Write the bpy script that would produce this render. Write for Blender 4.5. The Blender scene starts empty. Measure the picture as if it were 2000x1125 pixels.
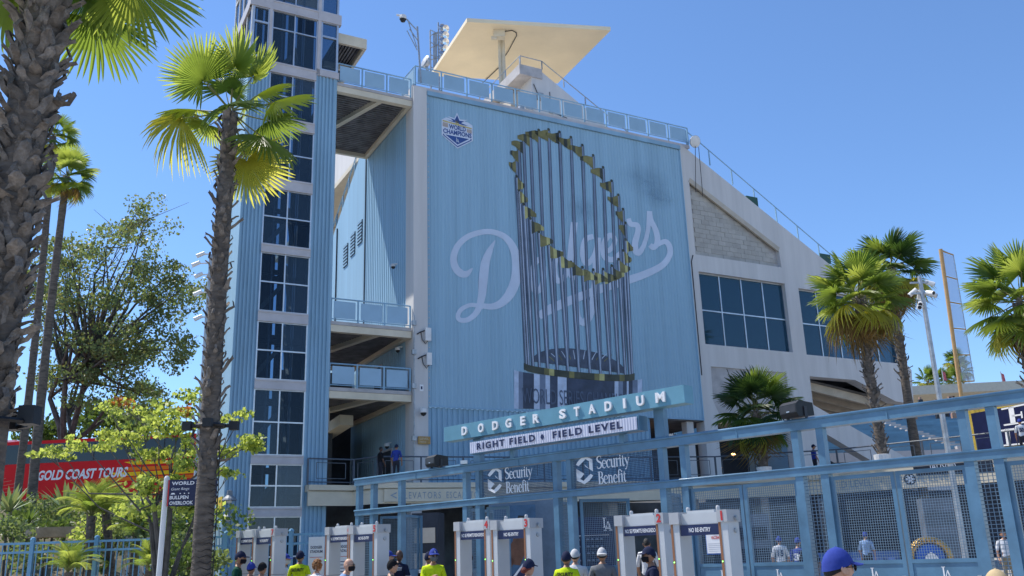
import bpy, bmesh, math, random
from mathutils import Vector, Matrix, geometry
rnd = random.Random(7)
R = math.radians
sc = bpy.context.scene
col = sc.collection
# ------------------------------------------------------------------ camera
EYE = 1.7
FPX = 1780.0                       # focal length in pixels of the 2000 px wide photograph
PITCH, ROLL = R(16.46), R(1.84)
_fw = Vector((0, math.cos(PITCH), math.sin(PITCH)))
_r0 = Vector((1, 0, 0)); _u0 = _r0.cross(_fw)
_rt = _r0*math.cos(ROLL) - _u0*math.sin(ROLL)
_up = _u0*math.cos(ROLL) + _r0*math.sin(ROLL)
CAM = Vector((0, 0, EYE))
cd = bpy.data.cameras.new('camera'); co = bpy.data.objects.new('camera', cd); col.objects.link(co)
m = Matrix((_rt, _up, -_fw)).transposed().to_4x4(); m.translation = CAM
co.matrix_world = m
cd.sensor_width = 36; cd.lens = 36*FPX/2000; cd.clip_end = 5000; cd.clip_start = 0.05
sc.camera = co
# ------------------------------------------------------------------ light
SUN_AZ, SUN_EL = -66, 58           # azimuth clockwise from the view direction
w = bpy.data.worlds.new('World'); sc.world = w; w.use_nodes = True
nt = w.node_tree; bg = nt.nodes['Background']
sk = nt.nodes.new('ShaderNodeTexSky'); sk.sky_type = 'NISHITA'; sk.sun_disc = False
sk.sun_elevation = R(SUN_EL); sk.sun_rotation = R(SUN_AZ)
sk.air_density = 1.0; sk.dust_density = 0.0; sk.ozone_density = 9.0; sk.altitude = 150
nt.links.new(sk.outputs[0], bg.inputs[0]); bg.inputs[1].default_value = 0.15
sl = bpy.data.lights.new('sun', 'SUN'); sl.energy = 4.6; sl.angle = R(0.53); sl.color = (1, .95, .86)
so = bpy.data.objects.new('sun', sl); col.objects.link(so)
sd = Vector((math.sin(R(SUN_AZ))*math.cos(R(SUN_EL)), math.cos(R(SUN_AZ))*math.cos(R(SUN_EL)), math.sin(R(SUN_EL))))
so.rotation_euler = (-sd).to_track_quat('-Z', 'Y').to_euler()
vs = sc.view_settings; vs.view_transform = 'Standard'; vs.look = 'None'; vs.gamma = 1; vs.exposure = 0.45; vs.use_curve_mapping = False
try: sc.cycles.max_bounces = 8; sc.cycles.transparent_max_bounces = 24
except Exception: pass

# ------------------------------------------------------------------ placing helpers
def ray(x, y): return (_fw*FPX + _rt*(x-1000) - _up*(y-562.5)).normalized()
def atY(x, y, Y): d = ray(x, y); return CAM + d*(Y/d.y)
def atZ(x, y, Z): d = ray(x, y); return CAM + d*((Z-EYE)/d.z)
def hit(x, y, p, n): d = ray(x, y); return CAM + d*((p-CAM).dot(n)/d.dot(n))
def azv(a): return Vector((math.sin(R(a)), math.cos(R(a)), 0))
Z3 = Vector((0, 0, 1))
class Frame:                        # u along a wall, n out of it (towards the viewer), z up
    def __init__(s, o, u, n): s.o, s.u, s.n = Vector(o), u, n
    def __call__(s, u, n, z): return s.o + s.u*u + s.n*n + Z3*z
    def px(s, x, y, n=0):
        q = hit(x, y, s.o + s.n*n, s.n) - s.o
        return q.dot(s.u), q.z
W = Frame((-4.11, 42.0, 0), azv(62), azv(152))          # the stadium's end wall
_g = atY(1370, 848, 15.0)
G = Frame((_g.x, _g.y, 0), azv(134.2), azv(224.2))      # the entrance gate
# ------------------------------------------------------------------ materials
_m = {}
def mat(name, c, rough=.6, metal=0, var=.12, vs=3., bump=0, bs=40., spec=.4, c2=None, stretch=None, emit=None, rand=0):
    if name in _m: return _m[name]
    M = bpy.data.materials.new(name); M.use_nodes = True; t = M.node_tree; b = t.nodes['Principled BSDF']
    b.inputs['Roughness'].default_value = rough; b.inputs['Metallic'].default_value = metal
    b.inputs['Specular IOR Level'].default_value = spec
    tc = t.nodes.new('ShaderNodeTexCoord'); src = tc.outputs['Object']
    if stretch:
        mp = t.nodes.new('ShaderNodeMapping'); mp.inputs['Scale'].default_value = stretch; t.links.new(src, mp.inputs[0]); src = mp.outputs[0]
    if var or c2:
        n = t.nodes.new('ShaderNodeTexNoise'); n.inputs['Scale'].default_value = vs; n.inputs['Detail'].default_value = 6; n.inputs['Roughness'].default_value = .62
        t.links.new(src, n.inputs['Vector'])
        r = t.nodes.new('ShaderNodeValToRGB'); e = r.color_ramp.elements
        e[0].position = .3; e[1].position = .7
        k = c2 or tuple(v*(1-2*var) for v in c); h = c if c2 else tuple(min(1, v*(1+var)) for v in c)
        e[0].color = (*k, 1); e[1].color = (*h, 1)
        t.links.new(n.outputs[0], r.inputs[0]); t.links.new(r.outputs[0], b.inputs['Base Color'])
    else: b.inputs['Base Color'].default_value = (*c, 1)
    if rand:
        oi = t.nodes.new('ShaderNodeObjectInfo'); hs = t.nodes.new('ShaderNodeHueSaturation'); mr = t.nodes.new('ShaderNodeMapRange'); mr.inputs[3].default_value = 1-rand; mr.inputs[4].default_value = 1+rand
        t.links.new(oi.outputs['Random'], mr.inputs[0]); t.links.new(mr.outputs[0], hs.inputs['Value']); t.links.new(b.inputs['Base Color'].links[0].from_socket, hs.inputs['Color']); t.links.new(hs.outputs[0], b.inputs['Base Color'])
    if bump:
        n2 = t.nodes.new('ShaderNodeTexNoise'); n2.inputs['Scale'].default_value = bs; n2.inputs['Detail'].default_value = 4; t.links.new(src, n2.inputs['Vector'])
        bu = t.nodes.new('ShaderNodeBump'); bu.inputs['Strength'].default_value = bump; bu.inputs['Distance'].default_value = .02
        t.links.new(n2.outputs[0], bu.inputs['Height']); t.links.new(bu.outputs[0], b.inputs['Normal'])
    if emit: b.inputs['Emission Color'].default_value = (*c, 1); b.inputs['Emission Strength'].default_value = emit
    _m[name] = M; return M
RAILG = mat('grey_railing', (.09, .11, .14), .5, var=.1)
def leafmat(name, c, c2, trans=.45, tc=None, vs=1.2, rough=.45):
    M = bpy.data.materials.new(name); M.use_nodes = True; t = M.node_tree; b = t.nodes['Principled BSDF']; out = t.nodes['Material Output']
    b.inputs['Roughness'].default_value = rough; b.inputs['Specular IOR Level'].default_value = .35
    o = t.nodes.new('ShaderNodeTexCoord'); n = t.nodes.new('ShaderNodeTexNoise'); n.inputs['Scale'].default_value = vs; n.inputs['Detail'].default_value = 5
    t.links.new(o.outputs['Object'], n.inputs['Vector'])
    r = t.nodes.new('ShaderNodeValToRGB'); e = r.color_ramp.elements; e[0].position = .35; e[1].position = .66; e[0].color = (*c2, 1); e[1].color = (*c, 1)
    t.links.new(n.outputs[0], r.inputs[0]); t.links.new(r.outputs[0], b.inputs['Base Color'])
    tr = t.nodes.new('ShaderNodeBsdfTranslucent'); tr.inputs[0].default_value = (*(tc or tuple(min(1, v*2.2) for v in c)), 1)
    mx = t.nodes.new('ShaderNodeMixShader'); mx.inputs[0].default_value = trans
    t.links.new(b.outputs[0], mx.inputs[1]); t.links.new(tr.outputs[0], mx.inputs[2]); t.links.new(mx.outputs[0], out.inputs[0])
    _m[name] = M; return M
def glassmat(name, tint, refl=.04, alpha=.5, rough=.02):
    M = bpy.data.materials.new(name); M.use_nodes = True; t = M.node_tree; out = t.nodes['Material Output']; b = t.nodes['Principled BSDF']
    b.inputs['Base Color'].default_value = (*tint, 1); b.inputs['Roughness'].default_value = rough; b.inputs['Specular IOR Level'].default_value = refl*12
    tr = t.nodes.new('ShaderNodeBsdfTransparent'); tr.inputs[0].default_value = (.55, .68, .8, 1)
    mx = t.nodes.new('ShaderNodeMixShader'); mx.inputs[0].default_value = alpha
    t.links.new(tr.outputs[0], mx.inputs[1]); t.links.new(b.outputs[0], mx.inputs[2]); t.links.new(mx.outputs[0], out.inputs[0])
    _m[name] = M; return M
BLUE = mat('blue_painted_steel', (.250, .415, .555), .42, var=.10, vs=.8, spec=.4, stretch=(1, 1, .25))
BLUE2 = mat('blue_painted_panel', (.295, .462, .590), .42, var=.065, vs=.9, spec=.35, stretch=(2.2, 2.2, .07))
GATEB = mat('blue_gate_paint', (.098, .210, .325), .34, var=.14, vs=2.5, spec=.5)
PANEL = mat('blue_railing_panel', (.30, .46, .60), .4, var=.05, vs=1)
CONC = mat('painted_concrete', (.60, .585, .58), .75, var=.06, vs=1.0, bump=.12, bs=25, stretch=(1.6, 1.6, .14))
CONC2 = mat('grey_concrete', (.45, .43, .43), .8, var=.12, vs=1.5, bump=.4, bs=20)
CREAM = mat('cream_paint', (.66, .59, .46), .6, var=.07, vs=1.)
BEIGE = mat('beige_steel', (.50, .44, .36), .6, var=.1, vs=1.2)
WHITEP = mat('white_paint', (.72, .72, .72), .5, var=.06, vs=2)
GREYT = mat('grey_trim', (.50, .48, .50), .5, var=.07, vs=1.5)
ALU = mat('aluminium', (.62, .63, .65), .35, metal=.7, var=.08)
GALV = mat('galvanised_steel', (.42, .44, .46), .45, metal=.5, var=.15, vs=6)
DARK = mat('dark_metal', (.035, .036, .042), .5, var=.2, vs=5)
BLACK = mat('black_plastic', (.014, .014, .016), .45, var=.2, vs=9)
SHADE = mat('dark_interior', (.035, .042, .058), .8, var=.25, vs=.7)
NAVY = mat('navy_print', (.012, .022, .085), .45, var=.12, vs=4)
NAVY2 = mat('navy_sign', (.010, .014, .060), .4, var=.1, vs=4)
WHITE = mat('white_print', (.80, .80, .82), .45, var=.03)
RED = mat('red_print', (.55, .035, .035), .45, var=.05)
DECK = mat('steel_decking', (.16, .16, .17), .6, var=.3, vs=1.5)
ASPH = mat('asphalt', (.055, .055, .058), .9, var=.2, vs=3, bump=.4, bs=80)
PAVE = mat('paving', (.36, .33, .29), .85, var=.15, vs=2.5, bump=.3, bs=60)
SOIL = mat('planted_soil', (.16, .12, .075), .95, var=.3, vs=2, bump=.8, bs=9, c2=(.07, .075, .035))
GLASS = glassmat('tinted_glass', (.036, .066, .102), .06, .44)
GLASSV = [GLASS, glassmat('glass_reflection_tint', (.062, .098, .14), .065, .5), glassmat('tinted_glass_clear', (.022, .042, .07), .05, .30)]  # pane tints varied and lightened to stand in for reflections
GLASSB = glassmat('blue_tinted_glass', (.012, .062, .110), .06, .74)
# ------------------------------------------------------------------ mesh builder
ORG = {}
class MB:
    def __init__(s): s.v, s.f, s.mi = [], [], []
    def add(s, vs, fs, mi=0):
        k = len(s.v); s.v += [Vector(v) for v in vs]; s.f += [tuple(i+k for i in f) for f in fs]; s.mi += [mi]*len(fs); return s
    def hexa(s, c, mi=0):          # 8 corners: bottom 4, top 4
        return s.add(c, [(3, 2, 1, 0), (4, 5, 6, 7), (0, 1, 5, 4), (1, 2, 6, 5), (2, 3, 7, 6), (3, 0, 4, 7)], mi)
    def fbox(s, F, u0, u1, n0, n1, z0, z1, mi=0):
        return s.hexa([F(u0, n1, z0), F(u1, n1, z0), F(u1, n0, z0), F(u0, n0, z0), F(u0, n1, z1), F(u1, n1, z1), F(u1, n0, z1), F(u0, n0, z1)], mi)
    def box(s, c, sz, mi=0, M=None):
        c = Vector(c); a, b, d = (v/2 for v in sz)
        p = [Vector(q) for q in ((-a, -b, -d), (a, -b, -d), (a, b, -d), (-a, b, -d), (-a, -b, d), (a, -b, d), (a, b, d), (-a, b, d))]
        return s.hexa([c + (M @ q if M else q) for q in p], mi)
    def beam(s, p, q, w, h, up=Z3, mi=0):
        p, q = Vector(p), Vector(q); d = (q-p).normalized(); x = d.cross(up)
        if x.length < 1e-4: x = d.cross(Vector((1, 0, 0)))
        x.normalize(); y = x.cross(d).normalized(); x = x*(w/2); y = y*(h/2)
        return s.hexa([p-x-y, p+x-y, q+x-y, q-x-y, p-x+y, p+x+y, q+x+y, q-x+y], mi)
    def tube(s, pts, r, n=8, mi=0, cap=True):
        pts = [Vector(p) for p in pts]; rr = r if isinstance(r, (list, tuple)) else [r]*len(pts)
        k0 = len(s.v); ref = None
        for i, p in enumerate(pts):
            d = (pts[min(i+1, len(pts)-1)] - pts[max(i-1, 0)])
            d = d.normalized() if d.length > 1e-9 else Z3
            if ref is None: ref = Vector((1, 0, 0)) if abs(d.x) < .8 else Vector((0, 1, 0))
            x = (ref - d*ref.dot(d)).normalized(); y = d.cross(x); ref = x
            s.v += [p + (x*math.cos(2*math.pi*j/n) + y*math.sin(2*math.pi*j/n))*rr[i] for j in range(n)]
        for i in range(len(pts)-1):
            for j in range(n):
                a = k0+i*n+j; b = k0+i*n+(j+1) % n; s.f.append((a, b, b+n, a+n)); s.mi.append(mi)
        if cap:
            s.f.append(tuple(k0+j for j in reversed(range(n)))); s.f.append(tuple(k0+(len(pts)-1)*n+j for j in range(n))); s.mi += [mi, mi]
        return s
    def lathe(s, c, prof, n=16, mi=0, axis=Z3, sx=1, sy=1):
        axis = axis.normalized(); x = axis.orthogonal().normalized(); y = axis.cross(x); c = Vector(c); k0 = len(s.v)
        for (r, h) in prof:
            s.v += [c + axis*h + x*(r*sx*math.cos(2*math.pi*j/n)) + y*(r*sy*math.sin(2*math.pi*j/n)) for j in range(n)]
        for i in range(len(prof)-1):
            for j in range(n):
                a = k0+i*n+j; b = k0+i*n+(j+1) % n; s.f.append((a, b, b+n, a+n)); s.mi.append(mi)
        return s
    def plate(s, F, outer, holes=(), n0=-.1, n1=0., mi=0):   # polygons in (u,z), extruded from n0 to n1
        loops = [list(outer)] + [list(h) for h in holes]
        tri = geometry.tessellate_polygon([[Vector((a, b, 0)) for a, b in l] for l in loops])
        fl = [p for l in loops for p in l]; k = len(fl)
        vs_ = [F(a, n1, b) for a, b in fl] + [F(a, n0, b) for a, b in fl]
        fs = []
        for t in tri:
            (ax, ay), (bx, by), (cx, cy) = (fl[i] for i in t)
            t = tuple(t) if (bx-ax)*(cy-ay)-(by-ay)*(cx-ax) > 0 else tuple(reversed(t))
            fs.append(t); fs.append(tuple(i+k for i in reversed(t)))
        o = 0
        for l in loops:
            for i in range(len(l)):
                a, b = o+i, o+(i+1) % len(l); fs.append((a, a+k, b+k, b))
            o += len(l)
        return s.add(vs_, fs, mi)
    def build(s, name, mats, parent=None, smooth=False):
        root = parent
        while root is not None and root.parent is not None: root = root.parent
        o0 = ORG.get(root.name, Vector()) if root is not None else Vector()
        me = bpy.data.meshes.new(name); me.from_pydata([v-o0 for v in s.v], [], s.f)
        ml = mats if isinstance(mats, (list, tuple)) else [mats]
        for q in ml: me.materials.append(q)
        if len(ml) > 1: me.polygons.foreach_set('material_index', s.mi)
        if smooth: me.polygons.foreach_set('use_smooth', [True]*len(me.polygons))
        me.update()
        return link(name, me, parent)
def link(name, me, parent=None):
    o = bpy.data.objects.new(name, me); col.objects.link(o)
    if parent is not None: o.parent = parent
    return o
def tag(o, label, cat=None, group=None, kind=None):
    if label: o['label'] = label
    if cat: o['category'] = cat
    if group: o['group'] = group
    if kind: o['kind'] = kind
    return o
def thing(name, label, cat, loc=(0, 0, 0), group=None):
    o = bpy.data.objects.new(name, None); col.objects.link(o); o.location = loc; o.empty_display_size = .2
    ORG[o.name] = Vector(loc); return tag(o, label, cat, group)
def fixnorm(o):
    bm = bmesh.new(); bm.from_mesh(o.data); bmesh.ops.recalc_face_normals(bm, faces=bm.faces); bm.to_mesh(o.data); bm.free(); return o
def clone(root, loc=None, rz=None):
    r = root.copy(); col.objects.link(r)
    if loc is not None: r.location = loc
    if rz is not None: r.rotation_euler.z = rz
    for ch in list(root.children):
        c = ch.copy(); col.objects.link(c); c.parent = r
        for g in list(ch.children):
            d = g.copy(); col.objects.link(d); d.parent = c
    return r
_tc = {}
def text_raw(s, extr=0., bold=0., space=1.):
    k = (s, extr, bold, space)
    if k in _tc: return _tc[k]
    cu = bpy.data.curves.new('t', 'FONT'); cu.body = s; cu.size = 1; cu.extrude = extr; cu.offset = bold; cu.space_character = space; cu.resolution_u = 3
    cu.align_x = 'LEFT'
    o = bpy.data.objects.new('t', cu); col.objects.link(o); dg = bpy.context.evaluated_depsgraph_get()
    me = o.evaluated_get(dg).to_mesh(); vs_ = [v.co.copy() for v in me.vertices]; fs = [tuple(p.vertices) for p in me.polygons]
    o.evaluated_get(dg).to_mesh_clear(); bpy.data.objects.remove(o); bpy.data.curves.remove(cu)
    _tc[k] = (vs_, fs); return _tc[k]
def text(mb, s, org, xd, yd, w=None, h=.1, extr=0., bold=0., space=1., mi=0, centre=False, shear=0.):
    """letters of cap height h; total width w if given, org = lower left corner on the sheet"""
    vs_, fs = text_raw(s, extr/h if h else 0, bold, space)
    if not vs_: return mb
    x0 = min(v.x for v in vs_); x1 = max(v.x for v in vs_); caps = [v for v in text_raw('H')[0]]; ch = max(v.y for v in caps)
    sy = h/ch; sx = (w/(x1-x0)) if w else sy
    xd, yd = Vector(xd).normalized(), Vector(yd).normalized(); nd = xd.cross(yd); o = Vector(org)
    if centre: o = o - xd*((x1-x0)*sx/2)
    return mb.add([o + xd*((v.x-x0)*sx + shear*v.y*sy) + yd*(v.y*sy) + nd*(v.z*h) for v in vs_], fs, mi)
def sweep(mb, pts, wd, mk, mi=0, n=6):
    """flat brush stroke: Catmull-Rom through 2-D pts with widths wd, mk maps (a,b) to 3-D"""
    P = [Vector((a, b)) for a, b in pts]; out = []
    for i in range(len(P)-1):
        p0, p1, p2, p3 = P[max(i-1, 0)], P[i], P[i+1], P[min(i+2, len(P)-1)]
        for j in range(n):
            t = j/n
            q = .5*((2*p1) + (p2-p0)*t + (2*p0-5*p1+4*p2-p3)*t*t + (3*p1-p0-3*p2+p3)*t*t*t)
            out.append((q, wd[i]*(1-t)+wd[i+1]*t))
    out.append((P[-1], wd[-1])); L = []
    for i, (q, ww) in enumerate(out):
        d = out[min(i+1, len(out)-1)][0]-out[max(i-1, 0)][0]; d = d.normalized() if d.length else Vector((1, 0)); nn = Vector((-d.y, d.x))
        L.append((q+nn*ww/2, q-nn*ww/2))
    vs_ = []; fs = []
    for a, b in L: vs_ += [mk(a.x, a.y), mk(b.x, b.y)]
    for i in range(len(L)-1): fs.append((2*i, 2*i+1, 2*i+3, 2*i+2))
    return mb.add(vs_, fs, mi)
def la_logo(mb, org, xd, yd, h, mi=0):     # interlocked two-letter monogram, height h
    xd, yd = Vector(xd).normalized(), Vector(yd).normalized(); o = Vector(org)
    mk = lambda a, b: o + xd*(a*h) + yd*(b*h)
    q = lambda p: mb.add([mk(*c) for c in p], [tuple(range(len(p)))], mi)
    q([(.14, .25), (.25, .25), (.25, 1), (.14, 1)]); q([(.06, .95), (.33, .95), (.33, 1), (.06, 1)])
    q([(.06, .22), (.62, .22), (.62, .29), (.06, .29)]); q([(.57, .22), (.62, .22), (.62, .42), (.57, .40)])
    q([(.18, 0), (.25, 0), (.52, .74), (.46, .74)]); q([(.62, 0), (.75, 0), (.52, .74), (.46, .68)])
    q([(.12, 0), (.34, 0), (.34, .045), (.12, .045)]); q([(.55, 0), (.82, 0), (.82, .045), (.55, .045)]); q([(.31, .14), (.66, .14), (.66, .19), (.31, .19)])
    return mb
def struct(name, mb, mt, kind='structure', label=None):
    o = mb.build(name, mt); o['kind'] = kind
    if label: o['label'] = label
    return o
# ================================================================== setting
def gz(y): return .03*(max(9.5, min(30, y))-9.5)
g = MB(); ys = (-300, 9.5, 30, 1500); g.add([(x, y, gz(y)) for y in ys for x in (-900, 900)], [(2*i, 2*i+1, 2*i+3, 2*i+2) for i in range(3)]); struct('ground', g, PAVE)
# planted bank on the left that climbs to the coach road
def bank_z(x, y):
    t = max(0, min(1, (y-24)/15.0)); t = t*t*(3-2*t)
    e = max(0, min(1, (-9.3-.16*(y-24)-x)/3.5))
    return max(gz(y)+.03, gz(22)*.0) + (4.2*t*(1-gz(y)*.15) + .25*math.sin(x*.9)*math.sin(y*.7)*t*(1-t)*4)*min(1, e+.0)
b = MB(); NX, NY = 46, 34
vs_ = []; fs = []
for j in range(NY+1):
    for i in range(NX+1):
        x = -44 + 35.5*i/NX; y = 22 + 42*j/NY
        vs_.append((x, y, bank_z(x, y)))
for j in range(NY):
    for i in range(NX):
        a = j*(NX+1)+i; fs.append((a, a+1, a+NX+2, a+NX+1))
b.add(vs_, fs); struct('planted_bank', b, SOIL)
b = MB(); b.add([(-44, 41.5, 4.235), (-13.6, 41.5, 4.235), (-16.5, 51, 4.235), (-44, 51, 4.235)], [(0, 1, 2, 3)]); struct('coach_road', b, ASPH)
b = MB(); b.beam((-44, 41.35, 4.2), (-13.6, 41.35, 4.2), .25, .3); struct('kerb', b, CONC2)

# ================================================================== stadium end block
S = thing('stadium_building', 'blue and grey stadium end building with trophy mural on its ribbed wall', 'building', W(8, -4, 0))
def ribbed(u0, u1, z0, z1, pitch, depth, n=0., F=W, axis='u', gap=.45):
    mb = MB(); k = max(1, int(round((u1-u0)/pitch))); p = (u1-u0)/k; pr = []
    for i in range(k):
        a = u0+i*p; pr += [(a, n), (a+p*gap, n), (a+p*(gap+.12), n-depth), (a+p*.88, n-depth)]
    pr.append((u1, n)); vs_ = []
    for a, c in pr: vs_ += [F(a, c, z0), F(a, c, z1)]
    return mb.add(vs_, [(2*i, 2*i+2, 2*i+3, 2*i+1) for i in range(len(pr)-1)])
ribbed(.05, 16.15, 8.55, 24.55, .20, .022).build('trophy_wall_panel', BLUE2, S)
ribbed(.005, 12.6, 4.7, 8.50, .27, .06, n=-.03).build('lower_wall_panel', BLUE, S)
b = MB(); b.fbox(W, .05, 16.2, -.02, .10, 24.56, 24.80); b.build('wall_flashing', BLUE, S)
b = MB(); b.fbox(W, .05, 16.2, -.02, .05, 8.50, 8.56); b.build('wall_flashing', BLUE, S)
for u in (.02, 16.14): b = MB(); b.fbox(W, u, u+.05, -.05, .06, 8.5, 24.6); b.build('corner_flashing', BLUE2, S)
b = MB()
for i in range(54): b.lathe(W(.1, .06, 8.7+i*.29), [(.03, 0), (.03, .02), (0, .03)], 6, axis=W.n)
b.build('bolt_row', GREYT, S)
b = MB(); b.fbox(W, -.72, .0, -.9, .14, 4.5, 24.9); b.build('corner_column', CONC, S)
b = MB(); b.fbox(W, .0, 16.0, -.6, -.08, 8.6, 24.85); b.build('wall_core', CONC2, S)
b = MB(); b.fbox(W, -.6, 16.9, -30, -3.2, 24.6, 24.9); b.build('roof_deck', CREAM, S)  # out of view; added to bounce sunlight up onto the roof plate
b = MB(); b.fbox(W, -.7, 17.0, -3.2, -.02, 24.82, 25.02); b.build('roof_edge', GREYT, S)
# left side of the block, blue panels
L0 = Frame(W(-.70, 0, 0), -W.n, -W.u)        # u runs back, n faces left
b = MB(); ribbed(.9, 7.2, 4.7, 24.8, .28, .03, F=L0).build('side_panel', BLUE2, S)
# rising side wall behind, with its raked top
b = MB(); b.plate(L0, [(7.25, 5), (16, 5), (16, 19.6), (13.1, 21.6), (7.25, 25.4)], n0=-.3, n1=-.02); b.build('raked_side_panel', BLUE2, S)
b = MB(); b.plate(L0, [(7.25, 24.9), (7.25, 26.0), (24, 32.5), (24, 24)], n0=-2.6, n1=-2.2); b.build('raked_concrete', CONC, S)
b = MB()
for u in (7.2, 12.6): b.fbox(L0, u, u+.09, -.05, .04, 12.2, 25-.65*(u-7.2))
b.build('panel_joint', DARK, S)
for k, (x0, y0) in enumerate(((703, 454), (689, 477), (675, 499))):
    q = hit(x0, y0, L0.o, L0.n) - L0.o; uu, zz = q.dot(L0.u), q.z
    lv = MB(); lv.fbox(L0, uu-.40, uu+.40, -.03, .012, zz-.68, zz+.68); lo = lv.build('louvre', DARK, S)
    for i in range(7):
        s_ = MB(); s_.fbox(L0, uu-.39, uu+.39, .0, .05, zz-.66+i*.2, zz-.58+i*.2); s_.build('slat', PANEL, lo)
# rail along the raked top
def rail(pts, h, parent, post=1.5, r=.035, mt=None, panels=None, mid=True, nm='railing', lean=None):
    mt = mt or BLUE; o = MB(); pts = [Vector(p) for p in pts]; up = Z3*h
    cells = []
    for a, c in zip(pts, pts[1:]):
        L = (c-a).length; k = max(1, round(L/post))
        o.tube([a+up, c+up], r, 6)
        if mid: o.tube([a+Z3*.12, c+Z3*.12], r*.7, 6)
        for i in range(k+1):
            q = a.lerp(c, i/k); o.beam(q, q+up, r*2, r*2, (c-a))
            if i < k: cells.append((a.lerp(c, (i+.10)/k), a.lerp(c, (i+.90)/k)))
    ob = o.build(nm, mt, parent)
    if panels:
        for a, c in cells:
            pm = MB(); d = (c-a).normalized(); pm.beam(a+Z3*(h*.53), c+Z3*(h*.53), .025, h*.74); pm.build('railing_panel', panels, ob)
    elif panels is None and mid:
        for a, c in cells:
            fm = MB(); i0, i1 = a.lerp(c, .1), a.lerp(c, .9); z0, z1 = Z3*(h*.25), Z3*(h*.85)
            for p, q in ((i0+z0, i1+z0), (i0+z1, i1+z1), (i0+z0, i0+z1), (i1+z0, i1+z1)): fm.beam(p, q, .025, .025)
            fm.build('railing_square', mt, ob)
    return ob
rail([L0(7.3, -.1, 25.4), L0(13.1, -.1, 21.6), L0(16, -.1, 19.6)], 1.05, S, 1.3, .03)
rail([W(-.66, -1.6, 25.0), W(-.60, .06, 25.0), W(16.85, .06, 25.0)], 1.08, S, 1.42, .035, panels=PANEL, nm='parapet_railing')
# ---- concrete end wall right of the mural
zr = lambda u: 25.3-.603*(u-16.96)
b = MB()
b.plate(W, [(16.2, 8.55), (24.42, 8.55), (24.42, 11.45), (28.2, 11.45), (31.5, 10.3), (33.1, 10.2), (33.4, 12.4), (33.1, 12.68), (33.1, 15.57), (16.2, 25.0)],
        [[(16.77, 12.81), (23.32, 12.81), (23.32, 17.07), (16.77, 17.07)],
         [(24.40, 12.76), (32.5, 12.76), (32.5, 15.0), (29.3, 16.9), (24.40, 16.9)],
         [(16.66, 18.08), (23.23, 18.08), (23.16, 19.24), (16.69, 22.76)],
         [(17.3, 8.85), (22.6, 8.85), (22.6, 11.55), (17.0, 11.55), (16.95, 9.6)]], n0=-.7, n1=.02)
b.fbox(W, 16.2, 17.1, -.69, .02, 4.9, 8.549)
fixnorm(b.build('concrete_end_wall', CONC, S))
b = MB(); b.plate(W, [(22.6, 4.9), (25.1, 4.9), (25.1, 8.1), (31.0, 5.55), (32.6, 4.9), (35.5, 4.9), (35.5, 5.3), (24.43, 9.75), (24.43, 8.549), (22.6, 8.549)], n0=-.6, n1=.015); fixnorm(b.build('stand_raker', CONC, S))
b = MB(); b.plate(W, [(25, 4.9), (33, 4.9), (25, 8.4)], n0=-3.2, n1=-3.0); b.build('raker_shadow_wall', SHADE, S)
b = MB(); b.fbox(W, 22.7, 22.9, -4, -.1, 4.9, 8.5); b.build('concourse_jamb', BLUE, S)
b = MB(); b.fbox(W, 16.9, 22.7, -.5, -.06, 8.8, 11.6); b.build('recessed_panel', CONC2, S)
b = MB(); b.tube([W(18.2, -.05, 11.5), W(18.7, -.05, 10.2)], .015, 4); b.tube([W(21.3, -.05, 11.5), W(22.3, -.05, 9.9)], .015, 4); b.build('panel_crack', DARK, S)
b = MB(); b.plate(W, [(16.5, 18.0), (23.4, 18.0), (23.3, 19.3), (16.5, 22.95)], n0=-.5, n1=-.24); bw = b.build('block_infill', CONC2, S)
BLK = mat('split_block', (.43, .41, .38), .85, var=.08, vs=1.4, rand=.07, bump=.5, bs=18)
for r_ in range(16):
    for c_ in range(12):
        u = 16.68 + c_*.56 + (.28 if r_ % 2 else 0); z = 18.1 + r_*.29
        if z+.27 > zr(u+.5)-2.42 or u+.53 > 23.2: continue
        d = rnd.uniform(-.008, .012)
        k = MB(); k.fbox(W, u, u+.548, -.26, -.20+d, z, z+.280); k.build('block', BLK, bw)
b = MB(); b.beam(W(16.69, -.02, 22.72), W(23.18, -.02, 19.22), .3, .12, W.n); b.build('panel_reveal', BEIGE, S)
for (u0, u1, z0, z1, nc, spl) in ((16.77, 23.32, 12.81, 17.07, 4, 14.85), (24.40, 32.5, 12.76, 16.9, 5, 14.75)):
    fr = MB(); dw = (u1-u0)/nc
    for i in range(nc+1): fr.fbox(W, u0+i*dw-.035, u0+i*dw+.035, -.32, -.2, z0, z1 if u1 < 25 else min(z1, 16.9-.594*max(0, u0+i*dw-29.3)))
    for z in (z0+.03, spl, z1-.03): fr.fbox(W, u0, u1 if (z < z1-.1 or u1 < 25) else 29.3, -.315, -.205, z-.035, z+.035)
    fo = tag(fr.build('window_band', ALU, S), None)
    for i in range(nc):
        for (a, c) in ((z0+.06, spl-.03), (spl+.03, z1-.06)):
            a0, a1 = u0+i*dw+.035, u0+(i+1)*dw-.035; lim = lambda u: c if u1 < 25 else min(c, 16.9-.594*max(0, u-29.3))
            k = MB(); k.plate(W, [(a0, a), (a1, a), (a1, max(a+.1, lim(a1))), (a0, max(a+.1, lim(a0)))], n0=-.27, n1=-.25); k.build('pane', GLASSB, fo)
b = MB(); b.fbox(W, 16.7, 33, -6, -5.8, 12.6, 17.2); b.fbox(W, 16.7, 33, -5.8, -.7, 12.45, 12.7); b.fbox(W, 16.7, 33, -5.8, -.7, 17.1, 17.3); b.build('club_room', SHADE, S)
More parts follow.
